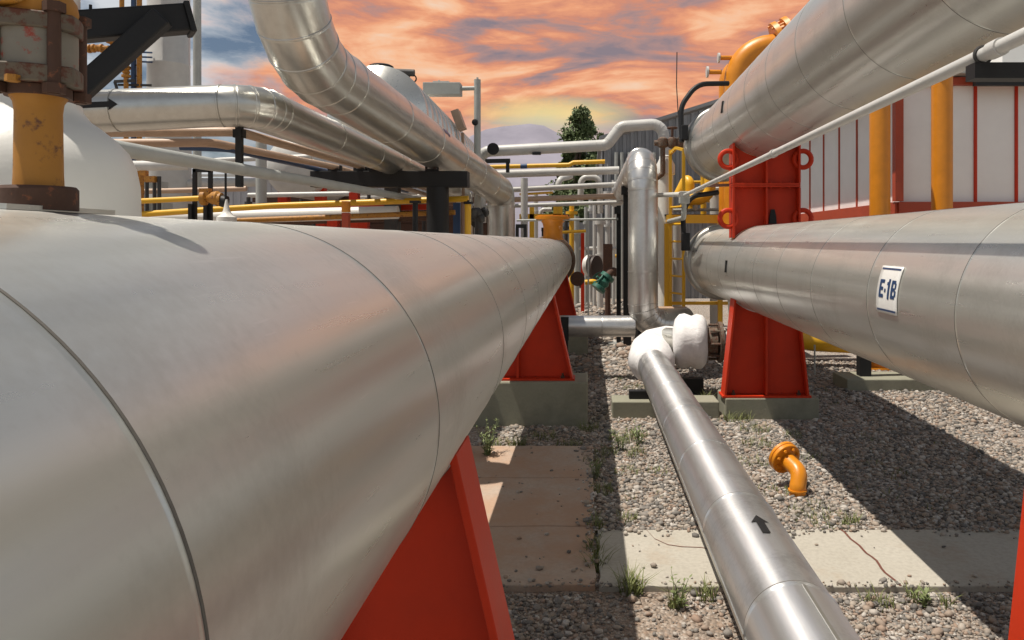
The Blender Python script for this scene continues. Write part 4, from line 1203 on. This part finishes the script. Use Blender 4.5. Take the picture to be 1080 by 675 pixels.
lt = thing('tower_ladder', 'yellow and blue caged ladder beside the grey tower', 'ladder', W(143, 250, 15.2))
for x, m_ in ((147, 'old_yellow'), (141, 'blue')):
    p = W(x, 96, 15.2); mb = MB(); mb.bar((p.x, p.y, 0), (p.x, p.y, 7.5), .07, .07); obj('rail', mb, M[m_], lt, smooth=0)
for i in range(18):
    z = 3.8 + i * .22; a = W(141, 0, 15.2); b = W(147, 0, 15.2)
    mb = MB(); mb.cyl((a.x, a.y, z), (b.x, b.y, z), .014, 6); obj('rung', mb, M['dark'], lt)
for y in (55, 60, 65):
    mb = MB(); mb.cyl(W(146, y, 15.2), W(160, y + .5, 15.6), .02, 6); obj('stay', mb, M['blue'], lt)
mb = MB()
mb.bar(W(121, 86, 15), W(142, 85, 15), .05, .05); mb.bar(W(121, 86, 15), W(124, 96, 15), .04, .04); mb.bar(W(124, 89.5, 15), W(160, 90, 15.3), .05, .04)
obj('step_bracket', mb, M['dark'], lt, smooth=0)
yv = thing('yellow_pipework', 'rusty yellow pipework with small valves seen against upper left sky', 'pipework', W(128, 250, 15))
mb = MB(); mb.tube([W(60, 53, 15), W(119, 50, 15)], .04, 0, 10); mb.tube([W(128.5, -60, 15), W(128.5, 38, 15)], .045, 0, 10); mb.tube([W(133, 60, 15), Vector((W(133, 60, 15).x, 15, 0))], .045, 0, 10); mb.tube([W(117, 52, 15), W(117, 30, 15)], .018, 0, 8)
obj('pipes', mb, M['old_yellow'], yv)
for x, y, ax_ in ((90, 51.5, (1, 0, 0)), (103, 51, (1, 0, 0)), (117, 40, (0, 0, 1)), (128, 35, (0, 0, 1)), (133, 67, (0, 0, 1)), (133, 76, (0, 0, 1))):
    mb = MB(); mb.lathe(W(x, y, 15), ax_, [(.03, -.12), (.085, -.1), (.085, -.06), (.05, -.04), (.075, 0), (.05, .04), (.085, .06), (.085, .1), (.03, .12)], 14)
    obj('valve', mb, M['old_yellow'], yv)
mb = MB(); mb.tube([W(133, 60, 15), W(140, 57, 15.1)], .03, 0, 8); obj('branch', mb, M['old_yellow'], yv)

# --------------------------------------------------- clutter low behind the left vessel
sh = thing('metal_shed', 'long pale corrugated shed low behind the pipe rack', 'shed', (-16, 32, 0))
obj('wall', corrugated((-38, 30), (-6.0, 30), 0, 4.3, 4.3, .3, .05), M['shed'], sh, smooth=0)
obj('wall', corrugated((-6.0, 30), (-6.0, 42), 0, 4.3, 4.3, .3, .05), M['shed'], sh, smooth=0)
mb = MB(); mb.add([(-38.4, 29.6, 4.32), (-5.7, 29.6, 4.32), (-5.7, 42, 5.4), (-38.4, 42, 5.4), (-38.4, 29.6, 4.42), (-5.7, 29.6, 4.42), (-5.7, 42, 5.5), (-38.4, 42, 5.5)], [(0, 1, 2, 3), (4, 5, 6, 7), (0, 1, 5, 4), (1, 2, 6, 5), (2, 3, 7, 6), (3, 0, 4, 7)])
obj('roof', mb, M['silver_paint'], sh, smooth=0)

sk = thing('equipment_skid', 'dark rusty equipment skid low behind the yellow rails', 'skid', (W(380, 250, 19).x, 19, 0))
mb = MB()
for y_, h_ in ((209, .22), (219, .12), (229, .3), (241, .3)):
    mb.bar(W(268, y_, 19 + (y_ % 3) * .1), W(520, y_ + 1, 19 + (y_ % 3) * .1), .2, h_)
obj('frame', mb, M['rust'], sk, smooth=0)
for x in (275, 322, 341, 398, 421, 455, 505):
    p = W(x, 204, 19.3); mb = MB(); mb.box((p.x, 19.3, p.z / 2), (.18, .18, p.z)); obj('upright', mb, M['dark'], sk, smooth=0)
for x, y_, r_ in ((335, 222, .32), (405, 214, .25), (428, 226, .34), (470, 216, .30)):
    mb = MB(); mb.cyl(W(x, y_, 19.4), W(x + 22, y_, 19.6), r_, 18); obj('cylinder', mb, M['rust'] if x % 2 else M['red'], sk)
ht = thing('storage_drum', 'grey horizontal tank on red legs under the black crossbeam', 'tank', (W(310, 200, 17).x, 17, 0))
pc = W(312, 176, 17)
mb = MB(); mb.lathe(pc, (0, 1, 0), [(.01, -.32), (.3, -.28), (.55, -.16), (.68, .0), (.68, 3.2), (.3, 3.5)], 40); obj('shell', mb, M['silver_paint'], ht)
for x in (-.42, .42):
    for yy in (.4, 2.6):
        mb = MB(); mb.box((pc.x + x, 17 + yy, (pc.z - .35) / 2), (.22, .2, pc.z - .35)); obj('leg', mb, M['red'], ht, smooth=0)

GW = 'white level pipes low behind the left vessel'
run('white pipe seen just under the shed eaves, upper one', [W(60, 176, 13.5), W(200, 174, 13.5)], .09, M['silver_paint'], group=GW, name='level_pipe')
run('white pipe crossing before the shed, left of the grey post', [W(195, 194, 16), W(275, 192, 16)], .09, M['silver_paint'], group=GW, name='level_pipe')
run('long pale bluish pipe lying low past the red-orange post', [W(150, 231, 11.5), W(420, 224, 11.5)], .10, M['white_paint'], group=GW, name='level_pipe')
run('thin white pipe crossing above the shed wall right of hanger', [W(200, 170, 15), W(330, 165, 15)], .05, M['silver_paint'], group=GW, name='level_pipe')
GYR = 'yellow rails low behind the left vessel'
run('upper yellow rail from white column to small yellow valve', [W(120, 213.5, 9.5), W(214, 209, 9.5)], .034, M['yellow'], 0, 'rail', GYR, name='yellow_rail')
run('lower yellow rail passing behind the black frame', [W(120, 228, 10.5), W(210, 222, 10.5), W(290, 217, 10.5), W(494, 209.5, 10.3)], .042, M['yellow'], 0, 'rail', GYR, name='yellow_rail')
run('dull yellow rail lowest, right of the white cone', [W(240, 233, 10.2), W(480, 224, 10.2)], .035, M['old_yellow'], 0, 'rail', GYR, name='yellow_rail')
yvv = thing('yellow_valve', 'small yellow valve with dark end at the black frame', 'valve', W(218, 215, 9.5))
mb = MB(); mb.lathe(W(213, 209, 9.5), (1, 0, 0), [(.05, -.02), (.09, 0), (.09, .05), (.05, .07), (.08, .14), (.09, .2), (.06, .24)], 16); mb.box(W(217, 203, 9.5), (.12, .1, .1)); obj('body', mb, M['old_yellow'], yvv)
mb = MB(); mb.lathe(W(229, 210.5, 9.5), (1, 0, 0), [(.05, -.04), (.085, 0), (.085, .06), (.04, .07)], 16); obj('body_end', mb, M['old_yellow'], yvv)
mb = MB(); mb.cyl(W(234, 212, 9.5), W(239, 213, 9.5), .075, 14); obj('end_disc', mb, M['black'], yvv)
bf_ = thing('steel_frame', 'small black open steel frame behind the left vessel', 'steel frame', (W(213, 230, 9.8).x, 9.8, 0))
for x in (205.5, 222):
    p = W(x, 178, 9.8); mb = MB(); mb.bar((p.x, 9.8, 0), (p.x, 9.8, p.z), .045, .045); obj('upright', mb, M['black'], bf_, smooth=0)
mb = MB(); mb.bar(W(204, 180, 9.8), W(224, 180, 9.8), .045, .04); obj('head_bar', mb, M['black'], bf_, smooth=0)
for x in (201, 217):
    mb = MB(); mb.bar(W(x, 215, 9.75), Vector((W(x, 215, 9.75).x, 9.75, 0)), .045, .045); obj('stub_leg', mb, M['black'], bf_, smooth=0)
mb = MB(); mb.cyl(W(238, 178, 9.3), W(238, 210, 9.3), .014, 8); solo('hanger_rod', mb, M['black'], 'thin black rod hanging down to the white cone', 'rod')
mb = MB(); p = W(239, 229, 9.3); mb.lathe(p, (0, 0, 1), [(.12, -.1), (.115, .0), (.07, .03), (.04, .08), (.022, .17), (.012, .22)], 20); solo('white_cone', mb, M['white_paint'], 'small white cone below the thin black rod', 'cone')
mb = MB(); p = W(146, 185, 10.5); mb.box((p.x, 10.5, p.z / 2), (.10, .10, p.z)); solo('yellow_post', mb, M['old_yellow'], 'rusty yellow square post right beside the white column', 'post', smooth=0)
vt = thing('valve_rack', 'yellow valve cluster and dark piping between white column and tower', 'valve rack', W(160, 240, 12))
mb = MB(); mb.box(W(159, 189, 12), (.2, .15, .09)); mb.box(W(152, 184, 12), (.09, .1, .12)); obj('valve_top', mb, M['old_yellow'], vt, smooth=0)
for x in (150, 155, 163, 168):
    mb = MB(); mb.cyl(W(x, 186, 12 + (x % 3) * .2), Vector((W(x, 186, 12 + (x % 3) * .2).x, 12 + (x % 3) * .2, 0)), .03, 8); obj('standpipe', mb, M['dark'], vt)
mb = MB(); mb.box(W(163, 195, 12.6), (.35, .2, .1)); mb.box(W(158, 222, 12.6), (.6, .3, .25)); obj('casing', mb, M['galv'], vt, smooth=0)
orp = thing('marker_post', 'short post painted orange above and bright red below', 'post', W(365, 240, 9))
mb = MB(); mb.box(W(365, 218, 9), (.082, .082, .13)); obj('top', mb, M['orange'], orp, smooth=0)
p = W(365, 224, 9); mb = MB(); mb.box((p.x, 9, (p.z - .005) / 2), (.08, .08, p.z - .005)); obj('shaft', mb, M['orange_red'], orp, smooth=0)
GRP = 'red steel legs behind the left vessel'
for x, top, Yy, lab in ((352, 230, 12, 'red leg left of the red-orange post'), (374, 203, 14, 'tall dark red leg behind the red-orange post'), (384, 230, 13, 'red leg right of the red-orange post')):
    p = W(x, top, Yy); mb = MB(); mb.box((p.x, Yy, p.z / 2), (.16, .16, p.z)); solo('red_stanchion', mb, M['red'], lab, 'steel leg', GRP, smooth=0)
rb = MB(); rb.bar(W(240, 223, 12.5), W(470, 218, 12.5), .1, .09); solo('red_beam', rb, M['red'], 'long dark red beam low behind the yellow rails', 'beam', smooth=0)
mb = MB(); p = W(438, 213, 9.5); mb.cyl((p.x, 9.5, 0), p, .035, 12); mb.box(p, (.12, .12, .03)); solo('pipe_stand', mb, M['black'], 'small black pipe stand left of the black rack post', 'pipe stand')
mb = MB(); p = W(493.5, 214, 10); mb.cyl((p.x, 10, 0), p, .042, 14); solo('yellow_post', mb, M['yellow'], 'bright yellow post between rack post and descending pipe', 'post')
mb = MB(); mb.torus(W(494, 214, 10), (0, 0, 1), .05, .02, 16, 6); mb.cyl(W(494, 216, 10), W(494, 211, 10), .015, 6); solo('handwheel', mb, M['black'], 'black handwheel on top of the bright yellow post', 'handwheel')
mb = MB(); p = W(482, 214, 11); mb.box((p.x, 11, p.z / 2), (.10, .08, p.z)); solo('teal_column', mb, M['blue'], 'dark blue slim column beside the bright yellow post', 'column', smooth=0)
mb = MB(); p = W(487.5, 206, 10.4); mb.cyl((p.x, 10.4, 0), p, .03, 12, .02); solo('brown_pipe', mb, M['brown'], 'slender brown pipe upright left of the bright yellow post', 'pipe')
mb = MB()
for i in range(7):
    p = W(505 + random.uniform(-6, 6), 232 + random.uniform(-9, 10), 10.6 + random.uniform(-.2, .3))
    mb.lathe(p, (random.uniform(-1, 1), -.6, random.uniform(-.5, .5)), [(.04, -.05), (.07, -.03), (.07, .03), (.04, .05)], 12)
mb.cyl((W(505, 0, 10.6).x, 10.7, 0), W(505, 224, 10.7), .06, 10)
solo('valve_cluster', mb, M['dark'], 'dark rusty valve cluster left of the descending silver pipe', 'valves')
mb = MB(); mb.bar(W(545.5, 240, 12), Vector((W(545.5, 240, 12).x, 12, 0)), .05, .05); mb.bar(W(554, 240, 12), Vector((W(554, 240, 12).x, 12, 0)), .05, .05); mb.bar(W(544, 238.5, 12), W(555.5, 238.5, 12), .05, .06)
solo('pipe_trestle', mb, M['black'], 'small black trestle right of the descending silver pipe', 'trestle', smooth=0)
mb = MB(); mb.bar(W(573, 243, 14.3), Vector((W(573, 243, 14.3).x, 14.3, 0)), .06, .06); mb.bar(W(577.5, 243, 14.3), Vector((W(577.5, 243, 14.3).x, 14.3, 0)), .06, .06); mb.bar(W(571, 242, 14.3), W(578.5, 242, 14.3), .06, .07)
solo('pipe_trestle', mb, M['black'], 'small black trestle left of the orange flared nozzle', 'trestle', smooth=0)


# further thin pipework low behind the left vessel and in the middle distance
GB = 'thin dark standpipes low behind the left vessel'
for x, top, Yy in ((262, 208, 13.5), (297, 214, 14.2), (318, 210, 13.2), (331, 216, 15), (389, 205, 14.5), (408, 212, 13), (417, 207, 15.5), (447, 214, 14)):
    p = W(x, top, Yy); mb = MB(); mb.cyl(p, (p.x, p.y, 0), .035, 10); mb.cyl(p - Vector((0, 0, .16)), p - Vector((0, 0, .08)), .065, 10)
    solo('standpipe', mb, M['dark'], 'thin dark standpipe low behind the yellow rails', 'standpipe', GB)
GL = 'thin level pipes low behind the left vessel'
for (x0, y0), (x1, y1), Yy, m_, lab in (((262, 206), (440, 203), 15.5, 'silver_paint', 'thin silver level pipe highest under the black crossbeam'),
        ((290, 219.5), (480, 214), 13.8, 'brown', 'thin brown level pipe between the yellow rails'),
        ((255, 235), (470, 229), 12.2, 'rust', 'rusty level pipe lowest above the left vessel top'),
        ((375, 208), (505, 205), 16.5, 'white_paint', 'short white level pipe behind the rack post'),
        ((150, 202), (260, 199), 14.5, 'tan', 'tan level pipe in front of the grey tower foot')):
    run(lab, [W(x0, y0, Yy), W(x1, y1, Yy)], .05, M[m_], 0, group=GL, name='level_pipe')
GM = 'slim uprights in the middle distance'
for x, top, Yy, r_, m_, lab in ((565, 205, 19, .06, 'silver_paint', 'slim silver upright left of the yellow trestle'), (597, 222, 20, .05, 'dark', 'slim dark upright right of the yellow trestle'),
        (608, 228, 21, .08, 'galv', 'grey upright left of the far cabinet'), (618, 218, 21.5, .05, 'galv', 'thin grey upright right of the far cabinet'), (623, 205, 22.5, .06, 'silver_paint', 'slim tall silver upright before the grey building edge')):
    p = W(x, top, Yy); mb = MB(); mb.cyl(p, (p.x, p.y, 0), r_, 12); mb.cyl(p - Vector((0, 0, .5)), p - Vector((0, 0, .42)), r_ * 1.7, 12)
    solo('upright_pipe', mb, M[m_], lab, 'standpipe', GM)
run('far thin silver pipe low between vessel end and black column', [W(596, 262, 21), W(650, 262, 21)], .05, M['silver_paint'], 0, name='level_pipe')
run('far yellow pipe low behind the green valve', [W(600, 272, 22), W(650, 270, 22)], .05, M['yellow'], 0, name='level_pipe')
GR2 = 'slim pipes behind the yellow ladder'
for pts, r_, m_, lab in (([W(694, 196, 13), W(694, 335, 13)], .05, 'silver_paint', 'slim silver upright left of the yellow ladder'), ([W(713, 236, 13.4), W(713, 340, 13.4)], .10, 'silver_paint', 'thick silver upright seen through the yellow ladder'),
        ([W(733, 222, 12.2), W(733, 200, 12.2), W(745, 199, 12.2)], .04, 'galv', 'small grey bend standing on the yellow platform'), ([W(690, 222, 12.3), W(760, 221, 12.3)], .025, 'galv', 'thin grey level line above the yellow platform'),
        ([W(742, 160, 12.9), W(742, 230, 12.9)], .05, 'yellow', 'slim yellow upright left of the vent stack'), ([W(765, 150, 12.8), W(765, 232, 12.8)], .06, 'yellow', 'slim yellow upright left of the upper red saddle')):
    run(lab, pts, r_, M[m_], .06, group=GR2, name='slim_pipe')
GYH = 'yellow handrails on the platform'
for y_, lab in ((192, 'top yellow handrail over the platform behind exchanger ends'), (212, 'lower yellow handrail over the platform behind exchanger ends')):
    run(lab, [W(722, y_, 13.2), W(768, y_, 13.2)], .025, M['yellow'], 0, 'rail', GYH, name='handrail')

# --------------------------------------------------------------------- trees
def tree(label, px, base_y_dist, top_py, w_px, seed, group, n_leaf=9000):
    rnd = random.Random(seed); Yd = base_y_dist; k = F / Yd
    cx_ = (px - VX) / k; H = EYE + (VY - top_py) / k; hw = w_px / 2 / k
    t_ = thing('tree', label, 'tree', (cx_, Yd, 0), group)
    mb = MB(); mb.rings([Vector((cx_ + .25 * math.sin(i * .9), Yd, H * .92 * i / 8)) for i in range(9)], [.30 * (1 - i / 9.2) for i in range(9)], 10)
    lobes = []
    for i in range(34):
        f = .28 + .72 * i / 33
        ww = hw * (.95 - f * .72) * rnd.uniform(.1, 1.0)
        ang = rnd.uniform(0, 2 * math.pi)
        c = Vector((cx_ + ww * math.cos(ang) + hw * .2 * (f - .4), Yd + ww * math.sin(ang), H * f * .97))
        lobes.append((c, hw * rnd.uniform(.24, .46) * (1.15 - .55 * f)))
        mb.cyl((cx_, Yd, H * f * .85), c, .05, 6, .02)
    obj('trunk', mb, M['bark'], t_)
    lf = MB()
    per = n_leaf // len(lobes)
    for c, r in lobes:
        for _ in range(per):
            d = Vector((rnd.gauss(0, 1), rnd.gauss(0, 1), rnd.gauss(0, 1))).normalized()
            p = c + Vector((d.x, d.y, d.z * .75)) * r * (rnd.random() ** .45) * rnd.uniform(.8, 1.25)
            u = Vector((rnd.gauss(0, 1), rnd.gauss(0, 1), rnd.gauss(0, 1))).normalized(); v = u.orthogonal().normalized()
            s = rnd.uniform(.07, .17)
            lf.add([p - u * s, p + v * s * .55, p + u * s, p - v * s * .55], [(0, 1, 2, 3)])
    obj('crown', lf, M['leaf'], t_, smooth=0, fix=False)


GTR = 'dark trees behind the plant'
tree('tall dark conifer standing above the crossing pipes', 611, 42, 115, 88, 3, GTR, 11000)
tree('low round tree left of the tall conifer, behind crossing pipes', 594, 44, 160, 40, 5, GTR, 6000)
tree('small dark tree between the tall conifer and grey building', 632, 46, 138, 26, 8, GTR, 5000)
tree('bushy dark tree low behind the orange flared nozzle', 612, 30, 218, 60, 12, GTR, 8000)

# --------------------------------------------------------------------- weeds
def blades(mb, x, y, n, h, rad, rnd):
    for _ in range(n):
        a = rnd.uniform(0, 2 * math.pi); r = rad * math.sqrt(rnd.random()); b = rnd.uniform(0, 2 * math.pi)
        p = Vector((x + r * math.cos(a), y + r * math.sin(a), 0)); hh = h * .75 * rnd.uniform(.25, 1.1); ln = hh * rnd.uniform(.2, 1.3)
        d = Vector((math.cos(b), math.sin(b), 0)); s = Vector((-d.y, d.x, 0)) * rnd.uniform(.0018, .004)
        m1 = p + d * ln * .35 + Vector((0, 0, hh * .6)); tp2 = p + d * ln + Vector((0, 0, hh))
        mb.add([p - s, p + s, m1 + s * .8, m1 - s * .8, tp2], [(0, 1, 2, 3), (3, 2, 4)])


rnd = random.Random(21)
gm = MB(); KD = 1.6
def gpt(px, py):
    Yd = F * EYE / (py - VY); return (px - VX) * Yd / F, Yd
for px, py, n_, h, rad in ((545, 472, 60, .16, .08), (530, 470, 30, .10, .1), (575, 462, 40, .10, .12), (600, 470, 50, .10, .12), (622, 455, 60, .16, .10), (626, 490, 40, .12, .1),
                           (628, 560, 40, .15, .06), (630, 600, 50, .14, .06), (626, 585, 40, .18, .05), (635, 520, 50, .1, .1), (640, 480, 50, .12, .1), (655, 466, 60, .12, .12), (672, 462, 70, .12, .12), (668, 480, 50, .10, .12),
                           (660, 500, 40, .09, .1), (666, 625, 90, .16, .06), (662, 550, 30, .1, .07), (690, 500, 20, .08, .1), (760, 432, 70, .18, .12), (778, 445, 80, .15, .14), (795, 456, 60, .12, .14), (770, 420, 70, .2, .1), (745, 425, 40, .2, .1),
                           (790, 490, 60, .08, .16), (800, 470, 50, .1, .14), (815, 520, 40, .07, .14), (850, 545, 50, .07, .16), (878, 557, 40, .08, .12), (860, 540, 60, .06, .18), (898, 553, 30, .1, .06), (713, 640, 30, .16, .04), (745, 632, 30, .12, .05),
                           (968, 635, 30, .12, .05), (1000, 640, 20, .1, .05), (925, 640, 30, .1, .08), (650, 345, 220, .14, .6), (632, 347, 160, .14, .5), (640, 338, 160, .12, .7), (668, 410, 60, .08, .16), (655, 400, 50, .08, .16), (690, 395, 40, .08, .1), (857, 485, 20, .08, .1), (835, 462, 30, .1, .1)):
    x, y = gpt(px, py); blades(gm, x, y, int(n_ * KD), h, rad, rnd)
for _ in range(150):
    x, y = rnd.uniform(-.2, 3.4), rnd.uniform(4.9, 9.5)
    if mnoise.noise(Vector((x * 1.1, y * 1.1, 9))) > .05: blades(gm, x, y, rnd.randint(4, 12), rnd.uniform(.03, .08), .08, rnd)
M['grass'] = paint('dry_grass', (.16, .18, .055), .7, .3, (.32, .27, .12), var=.45, scale=5)
wo = struct('weeds', gm, M['grass'], 'stuff', smooth=0, fix=False)
wo['label'] = 'sparse dry green grass and weeds sprouting through the gravel'; wo['category'] = 'weeds'


def weed(label, px, py, h, nst, seed, group='leafy weeds in the gravel'):
    r_ = random.Random(seed); x, y = gpt(px, py)
    t_ = thing('weed_plant', label, 'weed', (x, y, 0), group)
    stm = MB(); lf = MB()
    for _ in range(nst):
        a = r_.uniform(0, 2 * math.pi); hh = h * r_.uniform(.55, 1.1); ln = hh * r_.uniform(.1, .45)
        d = Vector((math.cos(a), math.sin(a), 0)); base = Vector((x, y, 0)) + d * .02
        pts = [base + d * ln * f * f + Vector((0, 0, hh * f)) for f in (0, .33, .66, 1)]
        stm.rings(pts, [.003, .0026, .002, .001], 5)
        for i in range(int(5 + hh * 40)):
            f = r_.uniform(.15, 1); p = base + d * ln * f * f + Vector((0, 0, hh * f))
            b = r_.uniform(0, 2 * math.pi); u = Vector((math.cos(b), math.sin(b), r_.uniform(.1, .8))).normalized(); v = u.cross(Vector((0, 0, 1))).normalized()
            s = r_.uniform(.012, .028) * (1.2 - .5 * f)
            lf.add([p, p + u * s + v * s * .35, p + u * s * 2, p + u * s - v * s * .35], [(0, 1, 2, 3)])
    obj('stem', stm, M['weed'], t_, smooth=0); obj('leaves', lf, M['weed'], t_, smooth=0, fix=False)


weed('bushy leafy weed growing against the left vessel by the plinth', 514, 484, .30, 14, 1)
weed('leafy weed in the gravel below the low concrete pad', 655, 475, .20, 9, 2)
weed('leafy weed right next to the centre pipe, below the pad', 674, 470, .18, 9, 3)
weed('slender weed between walkway edge and centre pipe bottom', 714, 642, .16, 5, 4)
weed('leafy weed at the left foot of the right plinth', 772, 436, .24, 9, 5)
weed('small weed in the gravel just below the right path strip', 972, 640, .10, 6, 6)
weed('small weed in the shade left of the centre pipe on walkway edge', 628, 505, .14, 8, 7)
